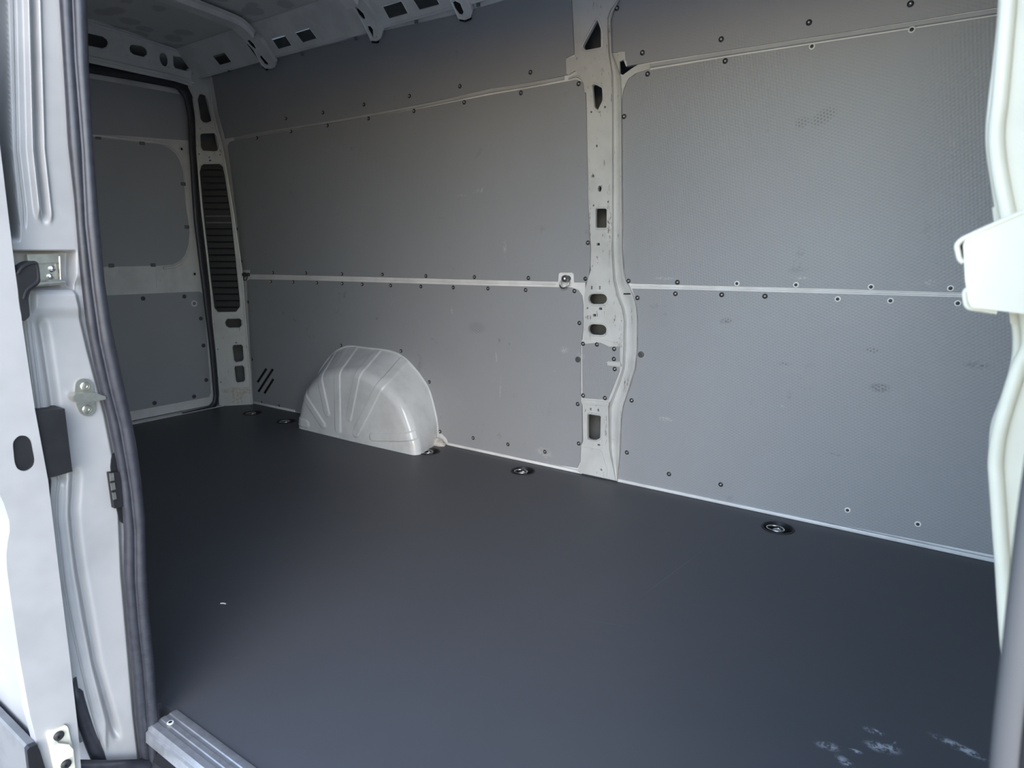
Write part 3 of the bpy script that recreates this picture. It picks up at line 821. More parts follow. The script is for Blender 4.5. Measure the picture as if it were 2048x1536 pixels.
# ---- roof bows
def roof_bow(label, footpx, holes_px, topx_px, width):
    p = CS.at(*topx_px, 0.02)
    x = p.x
    t = thing('roof_bow', label, 'roof beam', (x, 1.5, 2.05), 'cross beams under the van roof')
    path = [(0.70, 1.98), (0.76, 2.045), (0.85, 2.075), (1.1, 2.095), (1.47, 2.103), (1.8, 2.095), (2.05, 2.08), (2.115, 2.062), (2.155, 2.035)]
    bm = bmesh.new()
    w, hgt = width / 2, 0.026
    pr = [(-w - 0.012, 0.0), (-w, -0.004), (-w * 0.86, -hgt), (w * 0.86, -hgt), (w, -0.004), (w + 0.012, 0.0), (w + 0.012, 0.008), (-w - 0.012, 0.008)]
    secs = []
    for (y, z) in [tuple(v) for v in smooth_path(path, 4)]:
        secs.append([bm.verts.new((x + a, y, z + b_)) for a, b_ in pr])
    n = len(pr)
    for A, B in zip(secs, secs[1:]):
        for k in range(n): bm.faces.new((A[k], A[(k + 1) % n], B[(k + 1) % n], B[k]))
    bm.faces.new(secs[0]); bm.faces.new(list(reversed(secs[-1])))
    finish(bm, 'beam', 'white', t, 0.5)
    plate('foot_core', footpx, [], CS, 0.006, 0.020, 'white', t)
    mx_, my_ = sum(p[0] for p in footpx) / len(footpx), sum(p[1] for p in footpx) / len(footpx)
    plate('foot_shade', [(mx_ * 0.12 + a * 0.88, my_ * 0.12 + b_ * 0.88) for a, b_ in footpx], [], CS, 0.026, 0.001, 'black', t)  # black sheet under the holes, stands for the shade inside the foot
    f = plate('foot', footpx, holes_px, CS, 0.0275, 0.0065, 'white', t, rim=0.0025, rim_outer=0.004)
    plate('foot_pad', [(a + 2, b_ + 6) for a, b_ in footpx[-4:]] + [], [], CS, 0.005, 0.02, 'black', t)
    return t
def shift(l, f): return [f(*p) for p in l]
Z3 = lambda x, y: (540 + x / 3.413, y / 3.413)
f1 = shift([(1640, 385), (1790, 362), (1850, 400), (1930, 520), (2000, 635), (1992, 680), (1960, 695), (1900, 695), (1860, 660), (1780, 510), (1700, 420)], Z2)
h1 = [shift([(1690, 400), (1735, 402), (1785, 450), (1808, 498), (1785, 503), (1745, 470)], Z2), shift([(1833, 562), (1862, 568), (1932, 650), (1925, 670), (1885, 655), (1842, 600)], Z2)]
roof_bow('white roof bow nearest the rear doors, above the corner pillar', f1, h1, (520, 88), 0.085)
f2 = shift([(535, 0), (620, -20), (660, 20), (730, 140), (765, 210), (755, 255), (730, 275), (690, 275), (640, 165), (590, 75)], Z3)
h2 = [shift([(548, 35), (590, 42), (640, 90), (655, 130), (632, 132), (590, 85)], Z3), shift([(662, 172), (690, 178), (735, 245), (728, 262), (700, 255), (670, 205)], Z3)]
roof_bow('white roof bow second from the rear doors, with a torn sticker on its foot', f2, h2, (725, 25), 0.085)
stk = plate('torn_sticker', shift([(702, 205), (735, 200), (738, 225), (722, 262), (708, 268), (704, 240)], Z3), [], CS, 0.037, 0.001, 'crumb')
tag(stk, 'torn beige sticker scrap on the second roof bow foot', 'sticker')
f3 = shift([(1170, -130), (1260, -150), (1300, -90), (1340, -20), (1375, 75), (1365, 115), (1330, 130), (1290, 125), (1240, 20)], Z3)
h3 = [shift([(1243, 15), (1265, 3), (1300, 20), (1325, 80), (1315, 104), (1290, 98), (1262, 60)], Z3)]
roof_bow('white roof bow third from the rear doors, nearest the middle pillar', f3, h3, (908, -25), 0.085)

# ---- wheel arch
def wheel_arch():
    WY0, WY1 = 2.412, 2.185
    t = thing('wheel_arch', 'glossy white steel wheel arch with pressed flutes against the far wall', 'wheel arch', (-2.58, 2.3, 0))
    # wall contour (X,Z) and face contour (X,Z), angle-parametrised about (XC,0)
    wc = [WS.uv(*p) for p in [(878, 884), (876, 845), (867, 803), (858, 776), (845, 755), (832, 738), (815, 720), (798, 708.5), (783, 703), (770, 700.5), (740, 697), (701, 693), (688, 696), (676, 702), (660, 717), (644, 740), (634, 765), (627, 800), (624, 832)]]
    NF = Plane((0, WY1, 0), (1, 0, 0), (0, 0, 1), (0, -1, 0))
    fc = [NF.uv(*p) for p in [(834, 905), (828, 880), (818, 850), (803, 815), (786, 792), (766, 772), (746, 758), (723, 746), (700, 740), (675, 741), (655, 744), (636, 753), (617, 771), (604, 795), (596, 825), (592, 859)]]
    wc[0] = (wc[0][0], 0.0); wc[-1] = (wc[-1][0], 0.0); fc[0] = (fc[0][0], 0.0); fc[-1] = (fc[-1][0], 0.0)
    wc = [tuple(v) for v in smooth_path(wc, 8)]; fc = [tuple(v) for v in smooth_path(fc, 8)]
    def resample(c, n):
        L = [0]
        for a, b_ in zip(c, c[1:]): L.append(L[-1] + math.dist(a, b_))
        out = []
        for i in range(n + 1):
            s = L[-1] * i / n
            k = 0
            while k < len(L) - 2 and L[k + 1] < s: k += 1
            u = (s - L[k]) / max(L[k + 1] - L[k], 1e-9)
            out.append((c[k][0] + (c[k + 1][0] - c[k][0]) * u, max(0.0, c[k][1] + (c[k + 1][1] - c[k][1]) * u)))
        return out
    N = 420
    wc, fc = resample(wc, N), resample(fc, N)
    cx = sum(x for x, _ in fc) / len(fc)
    cen = (cx, 0.0)
    fing_c = (cx + 0.01, -0.17)
    # fingers: angle about fing_c, half width, end height
    def dirpx(px, py):
        u = NF.uv(px, py); return math.atan2(u[1] - fing_c[1], u[0] - fing_c[0]), math.hypot(u[0] - fing_c[0], u[1] - fing_c[1])
    ZZ = lambda x, y: (480 + x / 4.6545, 660 + y / 4.6545)
    fingers = []
    for (ax, ay), (bx, by), hw in [((560, 560), (775, 880), 0.020), ((735, 420), (815, 770), 0.020), ((905, 420), (920, 925), 0.022), ((1090, 430), (1020, 810), 0.020), ((1265, 590), (1085, 955), 0.022)]:
        A, B = NF.uv(*ZZ(ax, ay)), NF.uv(*ZZ(bx, by))
        fingers.append((Vector(A), Vector(B), hw))
    def emboss(q, beyond):
        h = 0.0
        for A, B, hw in fingers:
            d = A - B; L = d.length; dn = d / L
            s = (q - B).dot(dn)
            w = abs((q - B).dot(Vector((-dn.y, dn.x))))
            dist = w if s > 0 else math.hypot(w, s)
            k = min(1.0, max(0.0, (hw - dist) / 0.005 + 0.5))
            h = max(h, k * k * (3 - 2 * k))
        return h
    ZX = [Vector(NF.uv(*ZZ(*p))) for p in [(500, 840), (620, 875)]]
    ZY = [Vector(NF.uv(*ZZ(*p))) for p in [(1240, 995), (1500, 1000), (1900, 960)]]
    def emboss2(q):
        h = 0
        for seg, hw in ((ZX, 0.022), (ZY, 0.020)):
            for a, b_ in zip(seg, seg[1:]):
                ab = b_ - a; tt = min(1, max(0, (q - a).dot(ab) / ab.length_squared))
                dist = (q - a - ab * tt).length
                k = min(1.0, max(0.0, (hw - dist) / 0.005 + 0.5)); h = max(h, k * k * (3 - 2 * k))
        return h
    # radial stations: (blend wall->face, y, shrink towards centre)
    st = []
    for i in range(0, 26):
        u = i / 25
        st.append((u * 0.86, WY0 + (WY1 + 0.045 - WY0) * u, 1.0))
    for i in range(1, 17):
        a = math.pi / 2 * i / 16
        st.append((0.86 + 0.14 * math.sin(a), WY1 + 0.045 * (1 - math.sin(a)), 1.0 - 0.10 * (1 - math.cos(a))))
    for i in range(1, 61):
        st.append((1.0, WY1 - 0.006 * i / 60, 0.90 - 0.90 * i / 60))
    bm = bmesh.new()
    rows = []
    for bl, y, sh in st:
        row = []
        for k in range(N + 1):
            x = wc[k][0] * (1 - bl) + fc[k][0] * bl
            z = wc[k][1] * (1 - bl) + fc[k][1] * bl
            x = cen[0] + (x - cen[0]) * sh; z = z * sh
            if bl < 1: q = Vector((cen[0] + (fc[k][0] - cen[0]) * sh, fc[k][1] * sh))
            else: q = Vector((x, z))
            e = emboss(q, bl < 1)
            if bl >= 0.9: e = max(e, emboss2(q))
            # offset along rough outward normal
            f = min(1.0, max(0.0, (1.0 - bl) / 0.14)) if bl >= 0.86 else 1.0
            r2 = Vector((x - cen[0], z)); r2 = r2.normalized() if r2.length > 1e-6 else Vector((0, 0))
            e *= 0.0060 * (1 if bl > 0.05 else bl / 0.05)
            row.append(bm.verts.new((x + r2.x * e * f, y - e * (1 - f * 0.75), max(0.0, z + r2.y * e * f))))
        rows.append(row)
    for A, B in zip(rows, rows[1:]):
        for k in range(N):
            vs = (A[k], A[k + 1], B[k + 1], B[k])
            bm.faces.new(vs)
    bmesh.ops.remove_doubles(bm, verts=bm.verts, dist=1e-5)
    finish(bm, 'shell', 'gloss', t, 3.2)
    tube('wall_flange', [Vector((x, 2.411, z + 0.002)) for x, z in wc[::6]], 0.006, 'gloss', t, 6)
    b2 = bmesh.new()
    s_ = Vector((wc[0][0] + 0.02, 2.385, 0.0))
    r = bmesh.ops.create_icosphere(b2, subdivisions=3, radius=1)
    for v in r['verts']:
        nz = noise.noise(v.co * 2.5) * 0.25 + 1
        v.co = s_ + Vector((v.co.x * 0.045 * nz, v.co.y * 0.022 * nz, max(0.0, v.co.z * 0.035 * nz)))
    finish(b2, 'sealer_blob', 'wax', t, 3.2)
wheel_arch()

# ---- lashing rings in the floor
def ring_loop(R, r, tilt, cx, pinch):
    bm = bmesh.new()
    pts = []
    for k in range(28):
        a = 2 * math.pi * k / 28
        rr = R * (1 + pinch * max(0, math.cos(a)) ** 4)
        x, y = rr * math.cos(a), rr * 0.86 * math.sin(a)
        pts.append(Vector((cx + x * math.cos(tilt), y, -0.004 + x * math.sin(tilt))))
    tube_bm(bm, pts, r, 8, True)
    return bm
bm = bmesh.new(); lathe_bm(bm, [(0.056, 0.0), (0.054, 0.0025), (0.049, 0.0022), (0.046, -0.004), (0.040, -0.020), (0.020, -0.024), (0, -0.024)], 32)
CUP = tmp_mesh(bm, 'cup', ['black'])
bm = bmesh.new(); lathe_bm(bm, [(0.020, -0.024), (0.020, -0.012), (0.016, -0.006), (0.007, -0.003), (0.006, -0.006), (0, -0.006)], 20)
BOLT = tmp_mesh(bm, 'bolt', ['steel'])
RING = tmp_mesh(ring_loop(0.029, 0.0034, 0.06, -0.004, 0.18), 'ring', ['steel'], 3.2)
lab = ['steel lashing ring in black floor cup nearest the rear corner pillar', 'lashing ring in black floor cup half hidden behind the wheel arch', 'steel lashing ring in black floor cup at the front foot of the wheel arch',
       'steel lashing ring in black floor cup midway between wheel arch and middle pillar', 'steel lashing ring in black floor cup right of the middle pillar, nearest the bulkhead']
for i, p in enumerate(RPOS):
    t = thing('lashing_ring', lab[i], 'lashing ring', p, 'lashing rings let into the floor')
    for me, nm in ((CUP, 'cup'), (BOLT, 'bolt'), (RING, 'ring')):
        o = bpy.data.objects.new(nm, me); COL.objects.link(o); o.parent = t
        if nm == 'ring':
            o.rotation_euler = (0, 0, [0.2, 0.3, 0.1, -0.1, -0.5][i]); o.location = (-0.006, -0.006, 0.002)

# ---- lashing rings on the wall
def wall_ring(label, px, py, s, mat):
    p = WS.at(px, py, 0.006)
    t = thing('wall_lashing_eye', label, 'lashing eye', p, 'lashing eyes on the far wall seam')
    bm = bmesh.new()
    lathe_bm(bm, [(0.012 * s, -0.006), (0.012 * s, 0.006), (0.007 * s, 0.008), (0.007 * s, 0.014), (0.012 * s, 0.017), (0.0155 * s, 0.024), (0.014 * s, 0.034), (0.009 * s, 0.041), (0, 0.043)], 20)
    me = tmp_mesh(bm, 'bolt', [mat], 3.2)
    inst(me, 'bolt', p, (0, -1, 0), t)
    loop = [(0.0, 0.006), (0.010, -0.008), (0.012, -0.020), (0.004, -0.034), (-0.012, -0.040), (-0.026, -0.034), (-0.030, -0.022), (-0.024, -0.010), (-0.012, 0.004)]
    cl = smooth_path(loop + [loop[0]], 5)[:-1]
    tube('ring', [p + Vector((v.x * s, -0.012 - abs(v.y) * 0.25, v.y * s)) for v in cl], 0.0032 * s, mat, t, 8, True)
    return t
wall_ring('bright steel lashing eye and ring on the far wall seam, left of the middle pillar', 1136.5, 557, 1.0, 'ringsteel')
wall_ring('dark lashing eye on the far wall seam beside the rear corner pillar', 497, 549, 0.9, 'darksteel')
plate('eye_plate', [(1119, 547), (1144, 547), (1146, 566), (1117, 566)], [], WS, 0.0005, 0.002, 'white', wall_back)
plate('eye_plate', [(487, 542), (500, 541), (501, 556), (489, 556)], [], WS, 0.0005, 0.002, 'white', wall_back)

# ---- near door pillar (jamb) as a pressed sheet
jp = thing('door_pillar', 'glossy white sliding door pillar with pressed grooves in the left foreground', 'pillar', (XJ, 0.5, 0))
SEAL_L = [(-520, 68), (-140, 111), (0, 120), (150, 129), (290, 137), (400, 149), (540, 160), (650, 173), (740, 191), (830, 215), (900, 229), (960, 240), (1060, 249), (1150, 249), (1230, 255), (1330, 265), (1430, 272), (1536, 284)]
SEAL_M = [(-520, 95), (-140, 138), (0, 146), (120, 151), (300, 165), (450, 172), (580, 186), (680, 200), (780, 222), (850, 240), (930, 254), (980, 262), (1060, 270), (1160, 271), (1250, 278), (1340, 288), (1440, 295), (1536, 301)]
SEAL_R = [(-520, 123), (-140, 166), (0, 172), (130, 176), (300, 186), (450, 198), (560, 208), (650, 221), (770, 246), (840, 262), (900, 273), (960, 281), (1040, 289), (1130, 291), (1230, 297), (1320, 306), (1420, 313), (1536, 318)]
JL = [(-520, -102), (-140, -59), (0, -47), (250, -4), (450, 20), (540, 31), (650, 46), (820, 71), (950, 95), (957, 103), (1010, 100), (1100, 105), (1170, 114), (1260, 125), (1340, 138), (1370, 149), (1420, 164), (1480, 184), (1530, 210)]
G = [ # (table y->x, amplitude m, width px, y0, y1)
 ([(-520, -30), (0, 13), (300, 22), (450, 37)], 'step', 0.110, 4.0, -700, 470),
 ([(-520, -14), (0, 29.5), (300, 36), (420, 50)], 'g', -0.004, 2.2, -700, 450),
 ([(-520, 9), (0, 53), (300, 61), (430, 75)], 'g', 0.010, 4.5, -700, 430),
 ([(-520, 20), (0, 65), (300, 74), (430, 88)], 'g', -0.012, 5.0, -700, 440),
 ([(-520, 31), (0, 77), (300, 86), (430, 100)], 'g', 0.006, 4.5, -700, 440),
 ([(620, 80), (680, 90), (760, 102), (812, 109), (950, 125)], 'g', -0.012, 9.0, 640, 960),
 ([(600, 46), (700, 58), (812, 72)], 'g', -0.004, 2.5, 640, 830),
 ([(600, 58), (700, 70), (812, 84)], 'g', -0.003, 2.0, 650, 830),
 ([(946, 152), (982, 151), (1021, 148), (1073, 152), (1138, 161), (1239, 179), (1328, 194), (1429, 223), (1470, 233)], 'g', -0.014, 7.5, 940, 1472),
 ([(954, 120), (995, 114.6), (1034, 114), (1099, 122), (1172, 130), (1251, 145), (1340, 165), (1383, 175), (1442, 190), (1505, 208)], 'g', -0.005, 2.2, 930, 1540),
 ([(946, 134), (1034, 132), (1138, 144), (1239, 161), (1340, 182), (1442, 208)], 'g', 0.005, 6.0, 940, 1500),
 ([(580, 150), (700, 178), (830, 212), (960, 238), (1150, 246), (1430, 270), (1536, 282)], 'step', -0.012, 7.0, 560, 1600),
]
def sstep(a, b_, x):
    t = min(1, max(0, (x - a) / (b_ - a))); return t * t * (3 - 2 * t)
def jdepth(x, y):
    h = 0.0
    for tab, kind, amp, w, y0, y1 in G:
        env = sstep(y0 - 12, y0 + 14, y) * (1 - sstep(y1 - 14, y1 + 12, y))
        if env <= 0: continue
        dx = x - lerp_tab(tab, y)
        if kind == 'g': h += amp * env * math.exp(-(dx / w) ** 2)
        else: h += amp * env * sstep(-w, w, dx)
    # upper section's base level equals the lower one
    h -= 0.110 * (sstep(-712, -686, y) * (1 - sstep(456, 482, y)))
    # latch recess
    rx = sstep(16, 22, x) * (1 - sstep(149, 154, x)); ry = sstep(500, 505, y) * (1 - sstep(574, 582, y))
    h -= 0.035 * rx * ry
    # shoulder above the lower section
    h += 0.008 * sstep(580, 590, y) * (1 - sstep(612, 640, y)) * sstep(58, 72, x)
    return h
bm = bmesh.new()
rows = []
ys = []
y = -520.0
while y < 1531:
    ys.append(y); y += 2.5 if 480 < y < 660 else 5.0
NU = 130
for y in ys:
    a, b_ = lerp_tab(JL, y), lerp_tab(SEAL_L, y) + 14
    row = []
    for i in range(NU + 1):
        x = a + (b_ - a) * i / NU
        u, v = JS.uv(x, y)
        row.append(bm.verts.new(JS.p3(u, v, jdepth(x, y))))
    rows.append(row)
for A, B in zip(rows, rows[1:]):
    for k in range(NU): bm.faces.new((A[k], A[k + 1], B[k + 1], B[k]))
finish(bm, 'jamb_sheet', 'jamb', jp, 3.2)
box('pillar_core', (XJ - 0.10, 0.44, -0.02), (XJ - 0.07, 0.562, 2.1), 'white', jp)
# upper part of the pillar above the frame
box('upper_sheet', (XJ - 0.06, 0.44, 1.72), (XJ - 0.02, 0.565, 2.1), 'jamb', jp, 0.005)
# latch rail end in the recess
lt = thing('latch_plate', 'bright steel latch plate in the recess of the near door pillar', 'latch', JS.at(100, 545))
plate('plate', [(60, 511), (122, 510), (124, 566), (62, 572)], [ellipse(103, 539, 4.5, 5.5, 12), ellipse(100, 552, 4, 4, 12)], JS, -0.028, 0.006, 'zinc', lt)
plate('upper_flange', [(54, 509), (118, 508), (122, 525), (56, 527)], [], JS, -0.022, 0.008, 'zinc', lt)
tube('lower_rail', [JS.at(40, 572, -0.006), JS.at(80, 568, -0.006), JS.at(128, 564, -0.006)], 0.005, 'zinc', lt, 8)
tube('upright_bead', [JS.at(119, 513, -0.016), JS.at(121, 560, -0.016)], 0.003, 'steel', lt, 8)
for q in ((104, 537), (100.5, 553)):
    b2 = bmesh.new(); lathe_bm(b2, [(0.005, 0), (0.005, 0.003), (0.002, 0.005), (0, 0.005)], 12)
    inst(tmp_mesh(b2, 'rivet', ['steel']), 'rivet', JS.at(*q, -0.022), (1, 0, 0), lt)

# ---- sliding door seal: two parallel rubber beads
ds = thing('door_seal', 'thick black double rubber seal curving down the near door pillar', 'seal', JS.at(300, 1500))
def bead(name, A, B, parent, dep, rib=False, fac=1.0):
    pts, rr = [], []
    y = -520.0
    while y < 1537:
        a, b_ = lerp_tab(A, y), lerp_tab(B, y)
        p0, p1 = JS.at(a, y, dep), JS.at(b_, y, dep)
        r = (p1 - p0).length / 2 * fac
        if rib: r *= 1.0 + 0.05 * sstep(1120, 1180, y) * math.sin(y * 0.9)
        pts.append((p0 + p1) / 2); rr.append(r)
        y += 3.0
    # light smoothing
    for _ in range(6):
        pts = [pts[0]] + [(pts[i - 1] + pts[i] * 2 + pts[i + 1]) / 4 for i in range(1, len(pts) - 1)] + [pts[-1]]
    return tube(name, pts, rr, 'rubber', parent, 16)
bead('outer_bead', SEAL_L, SEAL_M, ds, 0.012)
bead('inner_bead', SEAL_M, SEAL_R, ds, 0.022, True)
pts = []
y = -520
while y < 1500:
    pts.append(JS.at(lerp_tab(SEAL_M, y) + 1, y, 0.022)); y += 12
tube('lip', pts, 0.003, 'rubber', ds, 6)

# ---- striker on the pillar
sk = thing('door_striker', 'zinc plated door striker screwed to the near pillar beside the seal', 'striker', JS.at(172, 795))
dj = 0.004
plate('plate', rounded([(150, 790), (152, 765), (163, 757), (178, 758), (187, 768), (189, 800), (192, 818), (186, 830), (174, 833), (162, 828), (154, 812)], 5), [], JS, -0.002, 0.006, 'zinc', sk)
for q in ((170.5, 772.5), (174.5, 818.5)):
    b2 = bmesh.new(); lathe_bm(b2, [(0.0108, 0), (0.0108, 0.0012), (0.0095, 0.0020), (0.0090, 0.0012), (0.0080, 0.0010), (0.0078, 0.0022), (0.0042, 0.0026), (0.0036, 0.0004), (0, 0.0004)], 20)
    inst(tmp_mesh(b2, 'screw_head', ['zinc']), 'screw_head', JS.at(*q, 0.004), (1, 0, 0), sk, 0.74)
bl = plate_bm([(147, 794), (152, 787), (190, 786), (212, 793), (212, 799), (158, 807), (148, 801)], [], JS, 0.004, 0.020)
finish(bl, 'blade', 'zinc', sk, 0.5)

# ---- contact block
cb = thing('contact_block', 'black electrical contact block with brass pads tucked behind the door seal', 'contact', JS.at(235, 1000))
plate('base', rounded([(224, 915), (230, 907), (244, 912), (255, 1030), (250, 1050), (240, 1040), (232, 1010), (222, 935)], 4), [], JS, -0.004, 0.008, 'black', cb)
plate('body', [(219, 946), (244, 943), (252, 1012), (229, 1017)], [], JS, 0.004, 0.012, 'black', cb)
for q in ([(219.5, 947), (227.5, 946), (229, 961), (221, 962.5)], [(221.5, 967), (229.5, 965), (231.5, 979), (223.5, 981)], [(225, 986), (231.5, 984.5), (233.5, 998), (227, 1000)]):
    plate('contact_pad', q, [], JS, 0.0155, 0.002, 'zinc', cb)

# ---- sliding door, pushed back outside the body
DSX = Plane((-1.262, 0, 0), (0, 1, 0), (0, 0, 1), (1, 0, 0))
sd = thing('sliding_door', 'open white sliding door seen edge-on at the far left with black grommet', 'door', (-1.27, 0.38, 0.0))
right = [(-75, -330), (-48, 0), (-5, 250), (19, 450), (30, 540), (45, 650), (70, 820), (96, 960), (120, 1160), (140, 1320), (155, 1450), (162, 1536), (172, 1640)]
left = [(104, 1640), (95, 1560), (78, 1500), (60, 1430), (40, 1320), (22, 1200), (14, 1140), (12.5, 1110), (15, 1085), (19.5, 1062), (18.5, 1042), (8, 1008), (-4, 982), (-25, 940), (-60, 880), (-110, 700), (-150, 400), (-200, -330)]
oval = rounded([(25, 884), (37, 871), (52, 871), (63, 880), (71, 920), (69, 932), (58, 941), (46, 943), (34, 938), (29, 925)], 8, 3)
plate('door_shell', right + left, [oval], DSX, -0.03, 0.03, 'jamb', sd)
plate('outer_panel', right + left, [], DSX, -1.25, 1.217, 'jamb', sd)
plate('grommet', oval, [], DSX, -0.012, 0.008, 'black', sd)
gb = plate_bm([(71, 824), (129.5, 817), (145, 943), (108, 954), (88, 957)], [], DSX, -0.05, 0.045)
finish(gb, 'buffer_block', 'black', sd, 0.5)
lev = rounded([(33, 545), (42, 532), (58, 523), (69, 521), (76, 525), (80, 545), (81, 564), (72, 574), (61, 582), (57, 597), (60, 628), (59, 634), (47, 644), (41, 620), (38, 598)], 4, 3)
lv = plate_bm(lev, [], DSX, -0.028, 0.030)
lever = finish(lv, 'lever', 'black', sd, 0.6)
tube('lever_rim', [DSX.at(*p, 0.002) for p in smooth_path([(36, 548), (44, 536), (58, 528), (70, 526), (75, 532), (77, 560), (66, 571), (53, 582), (48, 598)], 3)], 0.0022, 'black', lever, 6)
gp = plate('guide_plate', rounded([(94, 1470), (98, 1463), (131, 1450), (136, 1454), (141, 1478), (147, 1500), (151, 1545), (112, 1560), (103, 1520)], 4, 3), [], DSX, 0.0, 0.006, 'cream', sd)
plate('guide_wedge', [(108, 1492), (118, 1487), (138, 1489), (147, 1500), (145, 1512), (116, 1527), (112, 1520)], [], DSX, 0.006, 0.012, 'cream', gp)
for q in ((117, 1471), (131.5, 1528)):
    b2 = bmesh.new(); lathe_bm(b2, [(0.0085, 0), (0.0085, 0.003), (0.006, 0.005), (0.003, 0.005), (0.0025, 0.002), (0, 0.002)], 16)
    inst(tmp_mesh(b2, 'screw_head', ['darksteel']), 'screw_head', DSX.at(*q, 0.006), (1, 0, 0), gp)
plate('cladding', [(54, 1500), (58, 1494), (74, 1488), (80, 1500), (98, 1560), (106, 1640), (70, 1640), (60, 1560)], [], DSX, -1.25, 1.249, 'grey_plastic', sd)
plate('cladding_end', [(54, 1501), (59, 1495), (74, 1489), (80, 1501), (98, 1561), (106, 1640), (72, 1640), (61, 1560)], [], DSX, -0.001, 0.012, 'black', sd)
tube('lower_gasket', [DSX.at(*p, -0.045) for p in smooth_path([(146, 1352), (152, 1385), (163, 1425), (180, 1475), (203, 1532), (220, 1580)], 4)], [0.008] * 4 + [0.0125] * 17, 'rubber', sd, 10)

# ---- door sill strip and step
ss = thing('sill_strip', 'ribbed aluminium sill strip along the door edge of the floor', 'sill', (-0.6, 0.55, 0))
bm = bmesh.new()
prof = [(0.590, 0.0), (0.590, 0.003), (0.583, 0.0045), (0.575, 0.0045), (0.573, 0.0030), (0.567, 0.0030), (0.565, 0.0045), (0.556, 0.0045), (0.554, 0.0030), (0.548, 0.0030), (0.546, 0.0045), (0.534, 0.0040), (0.530, 0.0), (0.529, -0.006), (0.524, -0.008), (0.522, -0.030), (0.527, -0.030), (0.530, -0.012)]
secs = []
x0 = FS.at(322, 1440).x
for x in (x0, 0.2):
    secs.append([bm.verts.new((x, y, z)) for y, z in prof])
n = len(prof)
for k in range(n): bm.faces.new((secs[0][k], secs[0][(k + 1) % n], secs[1][(k + 1) % n], secs[1][k]))
bm.faces.new(secs[0]); bm.faces.new(list(reversed(secs[1])))
finish(bm, 'extrusion', 'alu', ss, 0.4)
for i, x in enumerate((x0 + 0.03, x0 + 0.38, x0 + 0.74)):
    inst(RIVET, 'rivet', Vector((x, 0.560, 0.0046)), (0, 0, 1), ss, 0.7)
st = thing('step_well', 'black plastic step well below the aluminium sill strip', 'step', (-0.6, 0.4, -0.2))
bm = bmesh.new()
prof = [(0.58, -0.042), (0.535, -0.045), (0.52, -0.06), (0.50, -0.20), (0.30, -0.21), (0.285, -0.23), (0.28, -0.36), (0.30, -0.37), (0.58, -0.37)]
secs = []
for x in (-1.25, 0.2): secs.append([bm.verts.new((x, y, z)) for y, z in prof])
n = len(prof)
for k in range(n): bm.faces.new((secs[0][k], secs[0][(k + 1) % n], secs[1][(k + 1) % n], secs[1][k]))
bm.faces.new(secs[0]); bm.faces.new(list(reversed(secs[1])))
finish(bm, 'step_tray', 'black', st, 0.4)
tube('sill_gasket', [JS.at(*p, 0.02) for p in ((150, 1530), (212, 1531), (290, 1528), (330, 1532))], 0.010, 'rubber', jp, 8)
nt_ = thing('flange_nut', 'small zinc flange nut beside the foot of the door seal', 'nut', JS.at(326, 1516, 0.05))
b2 = bmesh.new(); lathe_bm(b2, [(0.0115, 0), (0.0115, 0.002), (0.0085, 0.004)], 18); lathe_bm(b2, [(0.0082, 0.003), (0.0080, 0.009), (0.0045, 0.010), (0.0040, 0.004), (0, 0.004)], 6)
o = finish(b2, 'nut_body', 'steel', None, 0.5)
o.parent = nt_; o.rotation_euler = (0.1, 0.5, 0.2)
tube('stud', [JS.at(326, 1516, 0.05), JS.at(326, 1516, 0.05) - Vector((0.015, 0, 0.06))], 0.004, 'black', nt_, 8)

# ---- front pillar of the door opening (cream) with bracket box and seal
fp = thing('front_pillar', 'cream white front pillar of the door opening at the right edge', 'pillar', (0.1, 0.72, 0))
edge = [(2010, -160), (2008, 0), (1998, 110), (1987, 200), (1981.5, 262), (1984, 310), (1993, 370), (2000, 420), (2013, 520), (2033, 640), (2036, 690), (2032, 725), (2020, 775), (2004, 815), (1992, 850), (1988, 890), (1991, 940), (1997, 1020), (2003, 1118), (2010, 1240), (2020, 1400), (2032, 1600)]
edge = [tuple(v) for v in smooth_path(edge, 4)]
def pillar_uv(l, d): return [(-0.022 + d * 0.5, 1.78), (-0.012 + d * 0.5, 1.45)] + [NS.uv(*p, d) for p in l] + [(0.115, 0.30), (0.135, -0.05)]
e_uv, i_uv = pillar_uv(edge, 0.0), None
plate('flange', e_uv + [(0.20, -0.05), (0.20, 1.78)], [], NS, -0.02, 0.02, 'cream', fp, px=False)
inner = [(2026, -160), (2017, 0), (2008, 110), (2000, 200), (1993, 262), (1995, 310), (2004, 370), (2014, 420), (2040, 560), (2056, 640), (2058, 690), (2040, 730), (2020, 790), (2005, 840), (1996, 880), (1991.5, 925), (1994, 970), (2000, 1060), (2006, 1140), (2012, 1240), (2024, 1400), (2036, 1600)]
inner = [tuple(v) for v in smooth_path(inner, 4)]
i_uv = pillar_uv(inner, 0.022)
bm = plate_bm(i_uv + [(0.20, -0.05), (0.20, 1.78)], [], NS, 0.0, 0.022, px=False)
finish(bm, 'body', 'cream', fp, 0.6)
tube('flange_roll', [NS.p3(*p, 0.0) for p in e_uv], 0.004, 'cream', fp, 8)
tube('body_roll', [NS.p3(*p, 0.022) for p in i_uv], 0.006, 'cream', fp, 10)
box('pillar_core', (0.17, 0.50, -0.3), (0.30, 0.74, 2.1), 'cream', fp, 0.01)
box('outer_jamb', (0.100, 0.432, -0.3), (0.30, 0.505, 2.1), 'cream', fp, 0.012)
plate('tab', [(1984.7, 415), (1999, 411), (2006, 452), (1990, 458)], [], NS, -0.012, 0.016, 'cream', fp)
plate('tab', [(2018.6, 622), (2032, 622), (2032.5, 649.5), (2021.5, 648)], [], NS, -0.012, 0.016, 'cream', fp)
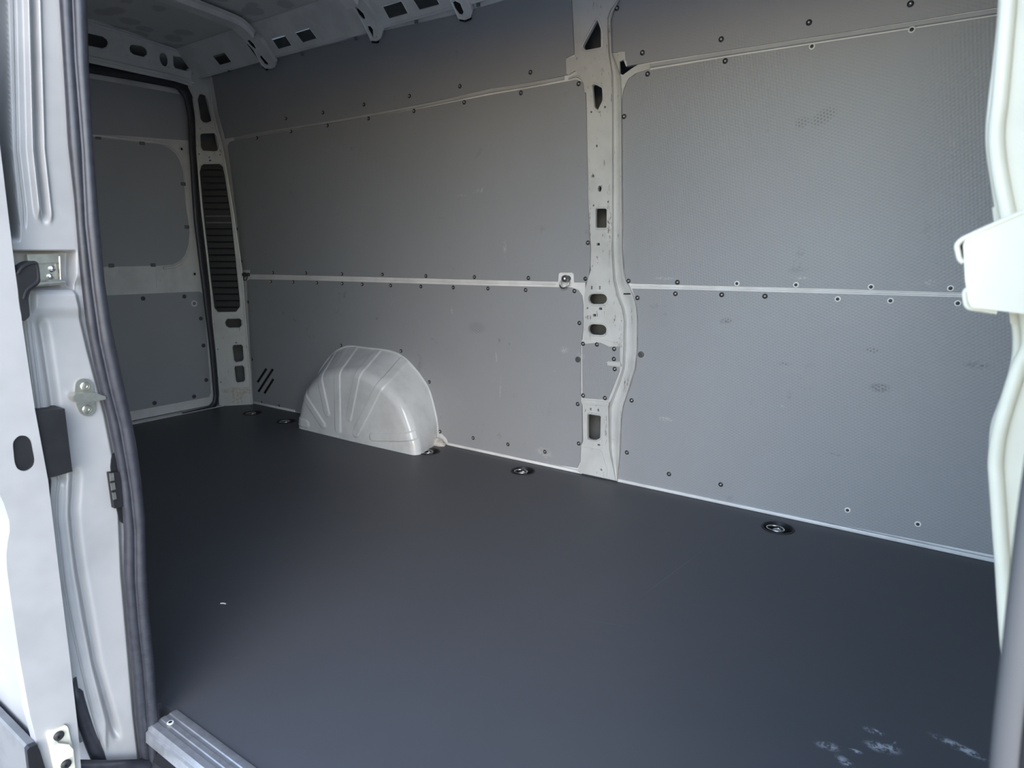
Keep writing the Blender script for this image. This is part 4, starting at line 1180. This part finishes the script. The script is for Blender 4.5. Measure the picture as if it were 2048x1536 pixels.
bk = thing('bracket_box', 'cream folded steel bracket box sticking out from the front pillar at mid height', 'bracket', NS.at(1990, 540, 0.05))
BS = Plane((0, 0.655, 0), (1, 0, 0), (0, 0, 1), (0, -1, 0))
facep = [(1926, 490), (1929, 482), (1936, 476), (1994, 451.5), (2048, 428), (2130, 392), (2130, 652), (2048, 628), (1994, 621), (1948, 616), (1941, 613), (1936.5, 604), (1930, 560)]
bm = plate_bm(facep, [], BS, -0.05, 0.05)
bmesh.ops.bevel(bm, geom=[e for e in bm.edges if len(e.link_faces) == 2 and e.calc_face_angle(0) > 0.8], offset=0.003, segments=2, affect='EDGES')
finish(bm, 'box_face', 'cream', bk, 0.6)
up = [tuple(v) for v in smooth_path([(2048, 424), (1994, 447), (1934, 474), (1920, 483), (1914, 492), (1916, 504), (1919.5, 518), (1927, 525)], 3)]
tube('rim_lip', [BS.at(*p, -0.006) for p in up], 0.0022, 'cream', bk, 8)
dn = [tuple(v) for v in smooth_path([(1935, 578), (1930, 585), (1930.5, 596), (1933, 609), (1940, 616), (1960, 619), (1994, 624)], 3)]
tube('rim_lip', [BS.at(*p, -0.006) for p in dn], 0.0022, 'cream', bk, 8)
plate('dark_slot', [(1916, 492), (1924, 483), (1932, 479), (1932, 522), (1922, 517)], [], BS, -0.03, 0.014, 'black', bk)
fs = [(2090, 700), (2062, 900), (2044, 1020), (2022, 1200), (2006, 1340), (1992, 1460), (1982, 1580)]
ES = Plane((0, 0.42, 0), (1, 0, 0), (0, 0, 1), (0, -1, 0))
fsl = thing('front_door_seal', 'blurred grey and black rubber edge seal in the lower right corner', 'seal', ES.at(2000, 1530))
sl = [ES.at(px + 22, py) for px, py in smooth_path(fs, 5)]
tube('seal_bead', [Vector((0.034, 0.42, 1.76)), Vector((0.038, 0.42, 1.3))] + sl + [Vector((0.055, 0.42, 0.4)), Vector((0.062, 0.42, -0.05))], 0.0066, 'greyrubber', fsl, 14)
sb = [ES.at(px + 66, py, -0.012) for px, py in smooth_path(fs, 5)]
tube('seal_base', [Vector((0.052, 0.432, 1.76)), Vector((0.056, 0.432, 1.3))] + sb + [Vector((0.073, 0.432, 0.4)), Vector((0.080, 0.432, -0.05))], 0.0135, 'black', fsl, 14)

# ---- crumb on the floor
cr = FS.at(446, 1208, 0.002)
b2 = bmesh.new(); tube_bm(b2, [cr + Vector((-0.007, -0.003, 0.001)), cr + Vector((0, 0.001, 0.002)), cr + Vector((0.007, 0.004, 0.001))], 0.0018, 6)
o = finish(b2, 'floor_crumb', 'crumb', None, 0.8)
tag(o, 'tiny pale scrap lying on the dark floor near the door seal', 'scrap')
